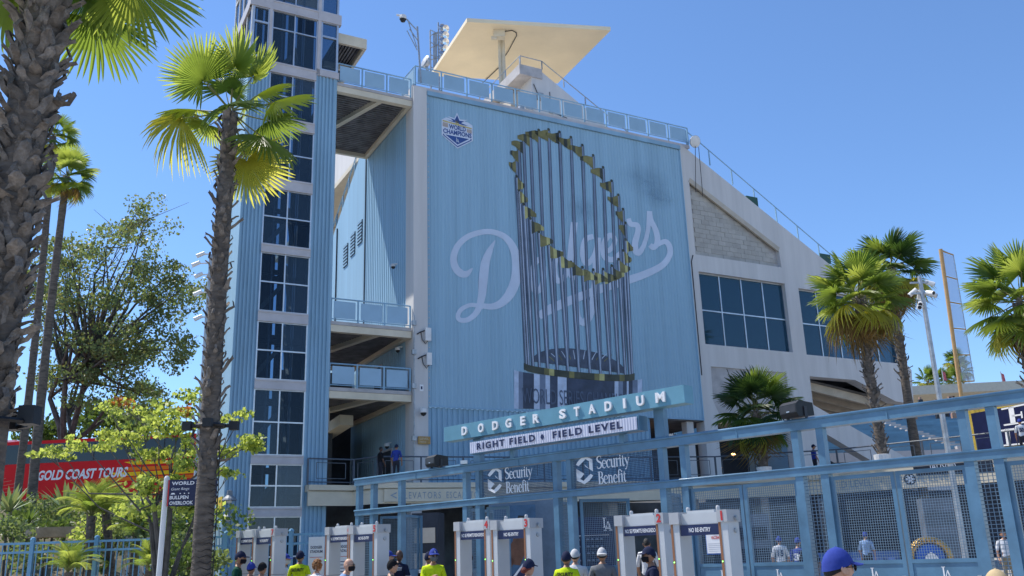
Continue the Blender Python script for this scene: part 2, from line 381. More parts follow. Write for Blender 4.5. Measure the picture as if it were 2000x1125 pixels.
for k in range(9):
    u = 17.1+k*.85 if k < 7 else 25.2+k*.3; s_ = MB(); s_.box(W(u, -1.3, 13.0), (.45, .45, .5)); s_.tube([W(u-.2, -1.3, 13.4), W(u, -1.3, 13.62), W(u+.2, -1.3, 13.4)], .16, 8); s_.build('lounge_seat', CREAM, S)
# raked rail above the concrete end wall
rail([W(17.0, -.25, 25.1), W(28.5, -.25, 18.2), W(31.5, -.25, 16.4)], 1.0, S, 1.9, .03, mid=False, nm='raked_railing')
for x_, y_ in ((1469, 393), (1612, 505)):
    u_, z_ = W.px(x_, y_, -.2); b = MB(); b.fbox(W, u_-.45, u_+.45, -.25, -.18, z_-.3, z_+.3); b.build('green_plate', mat('dark_green_plate', (.03, .09, .07)), S)
# dark club soffit with ribs below the club level
b = MB(); b.plate(W, [(24.42, 11.4), (31.5, 10.25), (31.3, 10.0), (28.6, 8.3), (24.42, 9.8)], n0=-9, n1=-7); b.build('soffit_end', BEIGE, S)
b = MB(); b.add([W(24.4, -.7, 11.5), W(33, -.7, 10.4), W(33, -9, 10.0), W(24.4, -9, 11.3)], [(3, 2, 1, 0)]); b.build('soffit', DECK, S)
for i in range(6):
    k = MB(); k.beam(W(24.45, -1.2-i*1.35, 11.25), W(32.6, -1.2-i*1.35, 10.15), .22, .5); k.build('soffit_rib', BEIGE, S)
b = MB(); b.fbox(W, 24.0, 33.4, -9.4, -9.1, 7.6, 15.0); b.fbox(W, 33.2, 33.4, -9.1, -.75, 11.0, 12.6); b.fbox(W, 24, 33.3, -9.2, -.75, 12.2, 12.4); b.build('soffit_shade_wall', SHADE, S)  # added dark walls; their colour stands in for shade behind the soffit
b = MB(); b.fbox(W, -4.66, -.72, -9.4, -9.1, 0, 11.7); b.build('escalator_shade_wall', SHADE, S)  # added dark sheet standing in for the deep shade under the landings
# concourse deck, following its bent front edge
DZ = 4.9
E_ = [atZ(600, 960, 4.62), atZ(690, 961, 4.62), atZ(737, 943, DZ)]
E_[0].z = E_[1].z = E_[2].z = 0
pts = E_ + [Vector((p.x, p.y, 0)) for p in (atY(1140, 943, 42.4), atY(1400, 935, 44.0), atY(1640, 930, 42.5), atY(1900, 905, 38.5), atY(2150, 880, 35))]
DECKP = list(pts); b = MB(); fc = []
for i, (p, q) in enumerate(zip(pts, pts[1:])):
    d = (q-p).normalized(); nn = Vector((d.y, -d.x, 0)); back = -W.n*14
    z0, z1 = DZ-.06, DZ+.12
    b.hexa([p+Z3*4.62, q+Z3*4.62, q+back+Z3*4.62, p+back+Z3*4.62, p+Z3*DZ, q+Z3*DZ, q+back+Z3*DZ, p+back+Z3*DZ])
b.build('concourse_deck', CREAM, S)
b = MB()
for p, q in zip(pts, pts[1:]):
    d = (q-p).normalized(); nn = Vector((d.y, -d.x, 0))
    b.beam(p+nn*.06+Z3*4.32, q+nn*.06+Z3*4.32, .12, .58); b.beam(p+nn*.14+Z3*4.78, q+nn*.14+Z3*4.78, .1, .22)
b.build('deck_fascia', CREAM, S)
rail([p+Z3*DZ for p in pts], 1.1, S, 1.75, .035, mt=RAILG, nm='concourse_railing')
# rooms seen under and behind the concourse
b = MB(); b.fbox(W, -8, 30, -7.3, -7, 0, 4.6); b.build('ground_floor_back_wall', mat('shop_wall', (.13, .15, .18), .7, var=.3, vs=.6), S)
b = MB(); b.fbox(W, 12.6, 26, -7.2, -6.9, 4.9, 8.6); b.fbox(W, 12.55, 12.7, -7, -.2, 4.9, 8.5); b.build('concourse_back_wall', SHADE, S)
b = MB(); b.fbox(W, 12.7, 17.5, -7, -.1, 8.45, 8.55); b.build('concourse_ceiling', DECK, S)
for u in (-1.5, 3.5, 8.5, 13.4, 18, 22.5):
    k = MB(); k.fbox(W, u, u+.5, 1.3, 1.8, 0, 4.3); k.build('column', CONC2, S)
for u in (15.2, ): k = MB(); k.fbox(W, u, u+.45, -.7, -.25, 4.9, 8.5); k.build('column', CONC, S)
for u, n, z in ((13.3, -2, 7.6), (14.3, -3, 7.4), (19.5, -3, 6.3), (21.5, -4, 7.2)):
    k = MB(); k.lathe(W(u, n, z), [(0, .12), (.1, .1), (.14, 0), (.1, -.06), (0, -.08)], 10); k.build('concourse_lamp', mat('lamp_glow', (1, .55, .2), emit=6), S)
# ---- upper deck end: raker, rails and box behind the parapet
b = MB(); b.plate(W, [(8.3, 25), (15.0, 25), (15.0, 26.3), (9.0, 29.9), (8.3, 29.4)], n0=-5.0, n1=-3.5); b.build('upper_raker', CONC, S)
b = MB(); b.fbox(W, 7.45, 9.0, -9.5, -3.4, 29.35, 30.0); b.build('upper_platform', CONC2, S)
b = MB(); b.fbox(W, 7.7, 8.25, -9.3, -5.1, 26.5, 29.0); b.build('upper_box', BEIGE, S)
rail([W(7.5, -3.4, 30.0), W(9.0, -3.4, 30.0), W(15.0, -3.4, 26.5)], .55, S, 1.9, .03, mt=GALV, mid=False, nm='upper_railing')
rail([W(7.5, -9.0, 30.0), W(7.5, -3.45, 30.0)], .55, S, 1.9, .03, mt=GALV, mid=False, nm='upper_railing')
for (u, z, a, c) in ((7.7, 27.0, .5, .9), (7.3, 26.7, .3, .5), (8.6, 27.9, .35, .4), (9.4, 27.2, .3, .3)):
    k = MB(); k.fbox(W, u, u+a, -3.5, -3.25, z, z+c); k.build('equipment_box', GALV, S)
b = MB(); b.tube([W(9.5, -3.45, 28.6), W(9.5, -3.45, 27.3), W(10.6, -3.45, 27.1), W(11.2, -3.45, 26.0)], .025, 5); b.tube([W(8.4, -3.45, 28.9), W(8.7, -3.45, 28.2)], .025, 5); b.build('conduit', DARK, S)
# ---- cream roof plate
def roofp(x, y): return atZ(x, y, 34.5)
q = [roofp(912, 44), roofp(1193, 63), roofp(1150, 112), roofp(1090, 175), roofp(842, 158)]
q[2].z += .15
for p in q: p.z += (p.y-50)*.05
b = MB(); k = len(q); up_ = Z3*.28
b.add(q+[p+up_ for p in q], [tuple(reversed(range(k))), tuple(range(k, 2*k))]+[(i, (i+1) % k, (i+1) % k+k, i+k) for i in range(k)])
rf = b.build('roof_plate', mat('roof_cream', (.84, .72, .52), .7, var=.06, vs=.25), S)
fixnorm(rf)
def onroof(x, y):
    n_ = (q[1]-q[0]).cross(q[4]-q[0]).normalized(); return hit(x, y, q[0], n_)-Z3*.06
b = MB(); b.tube([onroof(*p) for p in ((985, 60), (1000, 58), (1008, 62), (1009, 68), (993, 98), (977, 122), (978, 132), (984, 145))], .03, 6); b.tube([onroof(977, 128), onroof(940, 163)], .03, 6); b.build('conduit', DARK, rf)
c_ = onroof(975, 61); b = MB(); b.box(c_-Z3*.2, (.75, .5, .5)); b.box(c_+Vector((-.35, -.1, -.5)), (.35, .2, .2)); b.build('floodlight', CREAM, rf)
for x_, r_ in ((984, .14), (977, .09)):
    u_, z_ = W.px(x_, 150, -8.0); b = MB(); b.tube([W(u_, -8.0, 24.9), W(u_, -8.0, 35.1)], r_, 8); b.build('roof_column', CREAM, S)
# cable box details on the corner column
for (x, y, w_, h_) in ((836, 653, .28, .62), (838, 701, .24, .58)):
    u, z = W.px(x, y, .3); k = MB(); k.fbox(W, u-w_/2, u+w_/2, .2, .36, z-h_/2, z+h_/2); ao = k.build('antenna_panel', WHITEP, S)
    k = MB(); k.tube([W(u-.1, .25, z+.2), W(u-.35, .2, z+.1), W(u-.5, .16, z)], .03, 6); k.tube([W(u, .25, z-h_/2), W(u-.1, .25, z-h_/2-.15), W(u-.25, .2, z-h_/2+.05), W(u-.3, .16, z+.1)], .02, 6); k.build('bracket', DARK, ao)
b = MB(); b.tube([W(-.7, .17, 5.2), W(-.7, .17, 12.8)], .03, 6)
for z in (6.9, 9.3, 10.9, 12.3): b.fbox(W, -.82, -.62, .1, .25, z, z+.22)
b.build('conduit', GALV, S)
def camera_dome(p, out, parent=None, s=1.):
    k = MB(); k.lathe(p, [(.0, .12*s), (.12*s, .1*s), (.13*s, .0), (.12*s, -.04*s)], 10); k.tube([p+Z3*.1*s, p+Z3*.15*s-out*.22*s], .035*s, 6); o = k.build('security_camera', WHITEP, parent)
    k = MB(); k.lathe(p, [(.11*s, -.04*s), (.08*s, -.12*s), (0, -.16*s)], 10); k.build('dome', BLACK, o); return o
camera_dome(W(-.35, .42, 8.2), W.n, S, 1.3)
camera_dome(L0(1.9, .3, 15.8), L0.n, S); camera_dome(L0(1.2, .3, 11.4), L0.n, S); camera_dome(L0(2.6, .3, 7.0), L0.n, S)
b = MB(); b.fbox(W, -.42, -.24, .14, .16, 9.2, 9.5); k = b.build('notice_plate', WHITE, S)
b = MB(); b.fbox(W, -.37, -.29, .161, .165, 9.28, 9.42); b.build('notice_print', NAVY, k)
b = MB(); b.fbox(W, -.55, .05, .22, .28, 6.75, 7.1, 0); ob = b.build('wayfinding_sign', mat('ochre_sign', (.42, .25, .08), .5), S)
b = MB(); text(b, 'LEVEL', W(-.47, .285, 6.95), W.u, Z3, w=.42, h=.09); text(b, 'PARKING', W(-.47, .285, 6.82), W.u, Z3, w=.3, h=.06); b.build('lettering', CREAM, ob)
# disc floodlight on the corner of the end wall
p = W(16.95, .55, 25.0); b = MB(); b.lathe(p, [(0, -.25), (.25, -.2), (.36, 0), (.37, .05)], 18, axis=(W.n*1.0-Z3*.4)); fo = b.build('floodlight', GALV, S)
b = MB(); b.lathe(p, [(.36, .05), (.2, .09), (0, .1)], 18, axis=(W.n-Z3*.4)); b.build('lens', WHITEP, fo)
b = MB(); b.tube([p-Z3*.3, W(17.1, .04, 22.0)], .02, 5); b.tube([p-Z3*.3+W.u*.25, W(17.6, .04, 21.8)], .02, 5); b.tube([W(16.45, .04, 18.0), W(16.3, .04, 17.6), W(16.3, .04, 11.0)], .03, 5); b.build('cable', DARK, S)

# ================================================================== elevator tower
T = thing('elevator_tower', 'tall light blue ribbed elevator tower with a stack of dark windows', 'tower', W(-6.8, -2, 0))
U0, U1, A0, A1 = -8.9, -4.65, -7.92, -5.7
ribbed(U0, A0, 0, 24.4, .163, .06, n=0).build('ribbed_strip', BLUE, T)
ribbed(A1, U1, 0, 24.4, .175, .06, n=0).build('ribbed_strip', BLUE, T)
LT = Frame(W(U0, 0, 0), -W.n, -W.u)
b = MB(); b.fbox(LT, 0.02, 4.6, -.1, 0, 0, 24.4); b.build('side_panel', BLUE2, T)
b = MB(); b.fbox(LT, .02, 4.6, -4.24, -4.14, 0, 24.4); b.build('side_panel', BLUE2, T)
b = MB(); b.fbox(W, U0+.1, U1-.1, -4.6, -4.5, 0, 5)
zb = [(27.41, 27.89), (24.07, 24.58), (21.25, 21.74), (18.17, 18.67), (15.08, 15.45), (11.92, 12.36), (8.94, 9.34), (5.78, 6.12), (3.64, 3.97)]
k_ = 0
for u in (-8.5, -8.05, -7.75, -7.35, -6.95, -6.1, -5.6, -5.2):
    wd = (.36, .20, .28, .26, .70, .36, .26, .5)[k_]; k_ += 1
    b.fbox(W, u, u+wd, -4.6, -4.5, 5, 31)
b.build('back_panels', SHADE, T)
for z0, z1 in zb:
    fl = MB(); fl.fbox(W, A0, A1, -.12, .05, z0, z1); fl.fbox(W, A0, A1, .05, .075, z0-.02, z0+.06); fl.fbox(W, A0, A1, .05, .075, z1-.06, z1+.02); fl.build('floor_band', GREYT, T)
    if z0 < 24: 
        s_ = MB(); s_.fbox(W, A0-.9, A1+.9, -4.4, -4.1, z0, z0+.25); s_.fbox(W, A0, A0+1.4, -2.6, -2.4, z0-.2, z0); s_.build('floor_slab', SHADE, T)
zz = [0.4] + [v for z in sorted(zb) for v in z] + [31.2]
wins = [(zz[2*i], zz[2*i+1]) for i in range(len(zz)//2)]
for (z0, z1) in wins:
    fr = MB(); um = -6.82; zm = z0+(z1-z0)*(.5 if z1 < 24.4 else .66)
    for u in (A0+.03, um, A1-.03): fr.fbox(W, u-.03, u+.03, -.1, .0, z0, z1)
    for z in (z0+.03, zm, z1-.03): fr.fbox(W, A0, A1, -.095, -.005, z-.03, z+.03)
    fo = fr.build('window', ALU, T)
    for (a, c) in ((A0+.06, um-.03), (um+.03, A1-.06)):
        for (e, h_) in ((z0+.06, zm-.03), (zm+.03, z1-.06)):
            k = MB(); k.fbox(W, a, c, -.06, -.05, e, h_); k.build('pane', GLASSV[rnd.choice((0, 0, 1, 2))], fo)
b = MB()
for i in range(8):
    z = 3.7+i*3.03; s_ = 1 if i % 2 else -1
    b.beam(W(-6.2, -1.4, z), W(-5.85, -3.9, z+2.9), .12, .35); b.beam(W(-7.6, -2.2, z), W(-6.4, -2.2, z+1.5), .08, .2)
b.build('stair_flight', BEIGE, T)
b = MB()
for u in (-7.6, -7.1, -6.05): b.fbox(W, u, u+.07, -1.6, -1.5, .5, 30)
b.build('guide_rail', GALV, T)
# glazed lantern at the top
for (a, c) in ((U0+.1, A0-.15), (A1+.2, U1-.05)):
    for (z0, z1, zm) in ((24.75, 27.4, 26.6), (27.95, 31.2, 30)):
        fr = MB()
        for u in (a, c): fr.fbox(W, u-.05, u+.05, -.14, .02, z0, z1)
        for z in (z0, zm, z1): fr.fbox(W, a, c, -.13, .01, z-.05, z+.05)
        fo = fr.build('window', ALU, T); k = MB(); k.fbox(W, a+.05, c-.05, -.07, -.06, z0, z1); k.build('pane', GLASS, fo)
b = MB(); b.fbox(W, U0-.1, A0, -.2, .07, 27.4, 27.95); b.fbox(W, A1, U1+.12, -.2, .07, 27.4, 27.95); b.fbox(W, A0-.14, A0, -.15, .06, 24.4, 31.4); b.fbox(W, A1, A1+.16, -.15, .06, 24.4, 31.4)
b.fbox(W, A1, U1+.06, -.3, .06, 24.38, 24.72); b.fbox(LT, 0, 4.6, -.05, .08, 27.4, 27.95); b.build('lantern_frame', GREYT, T)
fr = MB()
for i in range(5): fr.fbox(LT, i*1.13, i*1.13+.1, -.1, .0, 24.4, 31.4)
fr.fbox(LT, 0, 4.6, -.1, .0, 30, 30.1); fr.fbox(LT, 0, 4.6, -.1, .0, 24.4, 24.6); fr.build('lantern_frame', WHITEP, T)
b = MB(); b.fbox(LT, .1, 4.5, -.06, -.05, 24.6, 31.3); b.build('pane', GLASS, T)
b = MB(); b.fbox(W, U0-.3, U1+.3, -5, .4, 31.4, 31.8); b.build('tower_roof', GREYT, T)
# canopy wing on the right of the lantern
b = MB(); pq = [W.px(651, 45), W.px(716, 62)]
b.fbox(W, -4.6, -3.05, -.55, -.4, 26.7, 27.25); b.fbox(W, -3.2, -3.05, -5.4, -.55, 26.7, 27.2); b.fbox(W, -4.6, -3.2, -2.9, -2.7, 26.62, 26.9); b.fbox(W, -4.6, -3.05, -5.5, -5.35, 26.7, 27.2); b.build('canopy_frame', CREAM, T)
b = MB()
for i in range(9): b.fbox(W, -4.6+i*.16, -4.52+i*.16, -5.3, -.5, 26.95, 27.05)
b.fbox(W, -4.6, -3.1, -5.4, -.5, 27.05, 27.12); b.build('canopy_decking', DECK, T)
# landings between tower and stadium
def landing(zt, uL, uR, depth, railp=True, n=-.02):
    lo = thing('bridge_landing', None, None, W((uL+uR)/2, -1, zt))
    b = MB(); b.fbox(W, uL, uR, -depth, n+.02, zt-.16, zt); b.build('slab_edge', CONC2, lo)
    b = MB(); b.fbox(W, uL, uR, -.3, n, zt-.48, zt-.17); b.fbox(W, uL, uR, -depth, -depth+.2, zt-.48, zt-.17); b.fbox(W, uR-.2, uR, -depth, -.3, zt-.46, zt-.18); b.build('edge_beam', CREAM, lo)
    b = MB(); b.beam(W(uL+.1, -depth+.2, zt-.32), W(uL+2.3, -.3, zt-.32), .26, .3); b.build('cross_beam', CREAM, lo)
    b = MB()
    k = int((depth-.4)/.22)
    for i in range(k): b.fbox(W, uL, uR-.1, -.4-i*.22-.12, -.4-i*.22, zt-.26, zt-.17)
    b.build('decking', DECK, lo)
    rail([W(uL+.02, n-.06, zt), W(uR-.05, n-.06, zt)], 1.08, lo, 1.25, .035, panels=PANEL)
    rail([W(uL+.02, -depth+.06, zt), W(uR-.05, -depth+.06, zt)], 1.08, lo, 1.25, .035, panels=PANEL)
    return lo
tag(landing(24.25, -4.66, -.74, 7.0), 'topmost bridge between elevator tower and stadium roof edge', 'bridge', 'landings between tower and stadium')
tag(landing(12.20, -4.66, -.76, 8.6), 'upper of two close railed landings beside the corner column', 'bridge', 'landings between tower and stadium')  # this landing and the next are deepened to shade the wall below
tag(landing(9.18, -4.66, -.76, 8.6), 'lower of two close railed landings beside the corner column', 'bridge', 'landings between tower and stadium')
# escalator housing, post and doors under the landings
b = MB(); b.plate(L0, [(5.2, 4.9), (11, 4.9), (11, 8.6), (5.2, 8.0)], n0=2.2, n1=2.5); b.build('escalator_side', DARK, S)
b = MB(); b.beam(L0(3.6, 2.0, 8.3), L0(9.6, 2.5, 7.6), .7, .5); b.build('escalator_hood', CREAM, S)
b = MB(); b.tube([W(-4.35, -2, 4.9), W(-4.35, -2, 7.6)], .16, 10); b.fbox(W, -4.6, -4.1, -2.3, -1.7, 7.6, 8.5); b.build('landing_post', BEIGE, S)
b = MB(); b.fbox(L0, 2.6, 3.9, -.04, .06, 4.9, 6.9); dr = b.build('door_frame', GREYT, S)
b = MB(); b.fbox(L0, 2.7, 3.8, .06, .075, 4.9, 6.8); b.build('door', SHADE, dr)
b = MB(); b.fbox(L0, 4.2, 5.3, -.04, .06, 9.2, 11.3); dr = b.build('door_frame', GREYT, S)
b = MB(); b.fbox(L0, 4.3, 5.2, .06, .075, 9.2, 11.2); b.build('door', SHADE, dr)
# ================================================================== printed mural on the trophy wall
def wpx(n):                          # photograph position on the wall -> point on the wall sheet n metres proud
    def mk(x, y): u, z = W.px(x, y); return W(u, n, z)
    return mk
def flatp(name, cols, parent, polys, n):
    mb = MB()
    for p, mi in polys: mb.add([W(u, n, z) for u, z in p], [tuple(range(len(p)))], mi)
    return mb.build(name, cols, parent)
PRW = mat('mural_script', (.55, .63, .77), .5, var=.07, vs=.6)
MD = mat('mural_dark', (.065, .082, .130), .35, var=.2, vs=.8); ML = mat('mural_light', (.50, .57, .70), .4, var=.1, vs=.8)
MMID = mat('mural_steel', (.19, .245, .34), .4, var=.15, vs=.8)
GD1 = mat('mural_gold', (.215, .19, .065), .35, var=.25, vs=1.5); GD2 = mat('mural_gold_dark', (.060, .062, .040), .35, var=.3, vs=1.5)
GD3 = mat('mural_gold_light', (.50, .46, .18), .35, var=.15, vs=1.5)
SM = mat('wall_dark_cloud', (.075, .155, .255), .5, var=.2, vs=.9)
SC = thing('wall_script', 'pale cursive team script printed across the ribbed wall behind the trophy', 'mural', W(8, 0, 14))
Z5 = lambda pts: [(860+a/4.1667, 380+b_/4.1667) for a, b_ in pts]
k5 = 1/4.1667
def stroke(pts, wd, n=.006):
    mb = MB(); cnt = [0]
    def mkk(x, y): cnt[0] += 1; u, z = W.px(x, y); return W(u, n+cnt[0]*1.5e-5, z)
    sweep(mb, Z5(pts), [v*k5 for v in wd], mkk, n=7); return mb
stroke([(262, 598), (215, 645), (165, 640), (120, 590), (108, 510), (140, 420), (220, 345), (340, 305), (440, 308), (530, 350), (590, 430), (620, 540), (615, 680), (570, 800), (500, 880), (420, 912), (340, 905)], [6, 50, 62, 58, 54, 50, 46, 44, 44, 50, 62, 76, 82, 80, 64, 50, 40]).build('letter', PRW, SC)
stroke([(446, 372), (400, 460), (365, 560), (348, 700), (336, 830), (300, 950), (230, 1015), (165, 1022), (142, 990), (170, 935), (240, 900), (310, 905), (350, 918)], [3, 50, 72, 74, 62, 48, 42, 38, 36, 36, 32, 34, 36], .007).build('letter', PRW, SC)
stroke([(815, 520), (770, 560), (745, 660), (760, 770), (805, 780), (838, 690), (835, 580), (800, 520)], [40, 44, 48, 44, 42, 46, 44, 40], .008).build('letter', PRW, SC)
stroke([(1010, 470), (950, 500), (925, 600), (950, 700), (1010, 670), (1050, 590)], [40, 46, 52, 48, 40, 40], .008).build('letter', PRW, SC)
stroke([(1090, 225), (1075, 350), (1058, 520), (1062, 650), (1110, 680)], [58, 54, 52, 48, 36], .009).build('letter', PRW, SC)
stroke([(1245, 340), (1180, 370), (1160, 480), (1190, 560), (1245, 510), (1275, 420)], [40, 46, 52, 48, 40, 40], .008).build('letter', PRW, SC)
stroke([(1285, 350), (1270, 520), (1262, 700), (1245, 880), (1200, 1010), (1155, 1040), (1118, 990), (1108, 880)], [44, 56, 62, 66, 62, 54, 46, 34], .009).build('letter', PRW, SC)
stroke([(1320, 480), (1390, 440), (1420, 370), (1380, 330), (1330, 400), (1335, 500), (1400, 530), (1470, 470)], [36, 40, 40, 40, 46, 48, 44, 36], .008).build('letter', PRW, SC)
stroke([(1530, 195), (1548, 240), (1600, 250), (1608, 300), (1585, 390), (1590, 460), (1620, 470), (1660, 400), (1690, 280), (1702, 135)], [36, 42, 42, 44, 52, 52, 46, 36, 34, 44], .009).build('letter', PRW, SC)
stroke([(1702, 140), (1715, 210), (1755, 300), (1765, 390), (1735, 430), (1705, 410)], [40, 38, 44, 48, 44, 40], .010).build('letter', PRW, SC)
stroke([(1735, 430), (1790, 395), (1835, 385), (1866, 430), (1862, 500), (1800, 580), (1660, 650), (1500, 705), (1300, 770), (1060, 860), (900, 930), (800, 990)], [36, 38, 42, 46, 46, 52, 60, 66, 66, 70, 76, 60], .011).build('tail', PRW, SC)
TR = thing('trophy_mural', 'printed steel trophy with a ring of gold pennants on the blue wall', 'mural', W(9, 0, 8.6))
# soft darker clouds on the wall, right of and inside the pennant ring
SMM = bpy.data.materials.new('soft_dark_cloud'); SMM.use_nodes = True; _t = SMM.node_tree; _b = _t.nodes['Principled BSDF']; _b.inputs['Base Color'].default_value = (.10, .20, .32, 1); _b.inputs['Roughness'].default_value = .5
_txc = _t.nodes.new('ShaderNodeTexCoord'); _g2 = _t.nodes.new('ShaderNodeTexGradient'); _g2.gradient_type = 'SPHERICAL'; _mp = _t.nodes.new('ShaderNodeMapping'); _t.links.new(_txc.outputs['UV'], _mp.inputs[0]); _t.links.new(_mp.outputs[0], _g2.inputs[0])
_nz = _t.nodes.new('ShaderNodeTexNoise'); _nz.inputs['Scale'].default_value = 2.5; _t.links.new(_txc.outputs['UV'], _nz.inputs['Vector']); _mu = _t.nodes.new('ShaderNodeMath'); _mu.operation = 'MULTIPLY'; _t.links.new(_g2.outputs[1], _mu.inputs[0]); _m2 = _t.nodes.new('ShaderNodeMath'); _m2.operation = 'MULTIPLY'; _m2.inputs[1].default_value = .45; _t.links.new(_nz.outputs[0], _m2.inputs[0]); _t.links.new(_m2.outputs[0], _mu.inputs[1])
_tr = _t.nodes.new('ShaderNodeBsdfTransparent'); _mx = _t.nodes.new('ShaderNodeMixShader'); _t.links.new(_mu.outputs[0], _mx.inputs[0]); _t.links.new(_tr.outputs[0], _mx.inputs[1]); _t.links.new(_b.outputs[0], _mx.inputs[2]); _t.links.new(_mx.outputs[0], _t.nodes['Material Output'].inputs[0])
for (x0, y0, a0, b0) in ((1262, 352, 2.0, 1.1), (1285, 385, 1.5, .8), (1140, 410, 1.2, .9)):
    u0, z0 = W.px(x0, y0); o = flatp('dark_cloud', SMM, TR, [([(u0-a0, z0-b0), (u0+a0, z0-b0), (u0+a0, z0+b0), (u0-a0, z0+b0)], 0)], .003)
    uv = o.data.uv_layers.new(name='UV')
    for i_, c_ in enumerate(((-1, -1), (1, -1), (1, 1), (-1, 1))): uv.data[i_].uv = c_
cx, cy = 1115, 396; NP = 30
th = [2*math.pi*(i+.5)/NP for i in range(NP)]
for i in sorted(range(NP), key=lambda i: math.sin(th[i])):
    t = th[i]; front = math.sin(t) > 0
    xt = cx + 107*math.cos(t); yt = cy + 62*math.cos(t) + 118*math.sin(t) - (8 if not front else 0)
    xb = 1131 + 104*math.cos(t); yb = 722 + 10*math.cos(t) + 15*math.sin(t)
    hw = 2.5 if front else 2.4; n = .022 if front else .014
    x0, z0 = W.px(xb, yb); x1, z1 = W.px(xt, yt); a = hw/29.0; c_ = (hw+.6)/29.0
    mb = MB()
    for (f0, f1, mi) in ((-1, -.5, 0), (-.5, .15, 1), (.15, .6, 2), (.6, 1, 0)):
        mb.add([W(x0+f0*a, n, z0), W(x0+f1*a, n, z0), W(x1+f1*c_, n, z1), W(x1+f0*c_, n, z1)], [(0, 1, 2, 3)], mi)
    mb.lathe(W(x1, n, z1+.06), [(.0, -.005), (.09, 0), (0, .005)], 8, mi=3, axis=W.n)
    mb.build('pole', [MD, MMID, ML if front else MMID, GD2], TR)
    sgn = 1 if front else -1; ln = .52 + .34*abs(math.sin(t)); fh = .74
    if abs(math.cos(t)) > .93: ln *= .75
    hue = i % 3
    n2 = n+.004; fm = MB(); dz = .10*sgn*ln
    for j in range(4):
        f0, f1 = j/4, (j+1)/4; ztop = lambda f: z1-.02-(fh*.30)*f - dz*f; zbot = lambda f: z1-fh+(fh*.42)*f - dz*f
        wv = lambda f: .05*math.sin(f*5+i)
        fm.add([W(x1+sgn*(.05+f0*ln), n2, zbot(f0)+wv(f0)), W(x1+sgn*(.05+f1*ln), n2, zbot(f1)+wv(f1)), W(x1+sgn*(.05+f1*ln), n2, ztop(f1)+wv(f1)), W(x1+sgn*(.05+f0*ln), n2, ztop(f0)+wv(f0))], [(0, 1, 2, 3) if sgn > 0 else (3, 2, 1, 0)], (j*7+i*5+(2 if front else 0)) % 4)
    fm.build('pennant', [GD1, GD2, GD3 if front else GD1, GD1], TR)
# dome, gold rim and drum of the trophy base
dm = [W.px(1131+92*math.cos(a), 718+12*math.cos(a)-36*math.sin(a)) for a in [math.pi*i/20 for i in range(21)]]
flatp('ball', mat('mural_ball', (.075, .090, .135), .35, var=.25, vs=2), TR, [(dm, 0)], .010)
bm_ = MB()
for k in range(-6, 7):
    pts = [W.px(1131+92*math.cos(math.pi/2-.13*k)*f+k*1.2*(1-f)*6, 718-2-33*math.sin(math.pi/2-.13*k)*f**.6) for f in (.25, .5, .75, .97)]
    sweep(bm_, pts, [.05, .05, .04, .03], lambda a, b_: W(a, .0115, b_), n=3, mi=(0 if k % 2 else 1))
bm_.build('ball_stitch', [ML, GD1], TR)
seg = 22
rim = MB()
for i in range(seg):
    f0, f1 = -1+2*i/seg, -1+2*(i+1)/seg
    e = lambda f: 10*f + 8*math.sqrt(max(0, 1-f*f))
    pa = [W.px(1131+108*f, 719+e(f)+o_) for f, o_ in ((f0, 13), (f1, 13), (f1, 0), (f0, 0))]
    rim.add([W(u, .028, z) for u, z in pa], [(0, 1, 2, 3)], [1, 1, 0, 1, 1, 2, 1, 0, 1, 1][(i*3) % 10])
rim.build('gold_rim', [GD1, GD2, GD3], TR)
drum = MB()
for f0, f1, c_ in ((-1, -.93, 2), (-.93, -.86, 1), (-.86, -.69, 0), (-.69, -.60, 2), (-.60, -.51, 1), (-.51, -.44, 2), (-.44, -.32, 0), (-.32, -.18, 2), (-.18, .2, 0), (.2, .57, 0), (.57, .63, 2), (.63, .70, 1), (.70, .76, 0), (.76, .79, 2), (.79, .85, 0), (.85, .93, 1), (.93, 1, 2)):
    e = lambda f: 9*f + 7*math.sqrt(max(0, 1-f*f))
    for j in range(3):
        g0, g1 = f0+(f1-f0)*j/3, f0+(f1-f0)*(j+1)/3
        pa = [W.px(1129+125*f, y_) for f, y_ in ((g0, 800+2*g0), (g1, 800+2*g1), (g1, 731+e(g1)), (g0, 731+e(g0)))]
        drum.add([W(u, .008, z) for u, z in pa], [(0, 1, 2, 3)], c_)
drum.build('drum', [mat('mural_navy', (.055, .070, .120), .35, var=.25, vs=1), mat('mural_silver', (.20, .25, .36), .35, var=.2, vs=1), mat('mural_highlight', (.52, .60, .76), .35, var=.1)], TR)
tx = MB(); u0, z0 = W.px(1020, 787); u1, _ = W.px(1240, 790); text(tx, 'WORLD SERIES CHAMPIONS', W(u0, .032, z0), W.u, Z3, w=(u1-u0), h=.75); tx.build('lettering', mat('mural_engraved', (.095, .125, .20), .4, var=.15), TR)
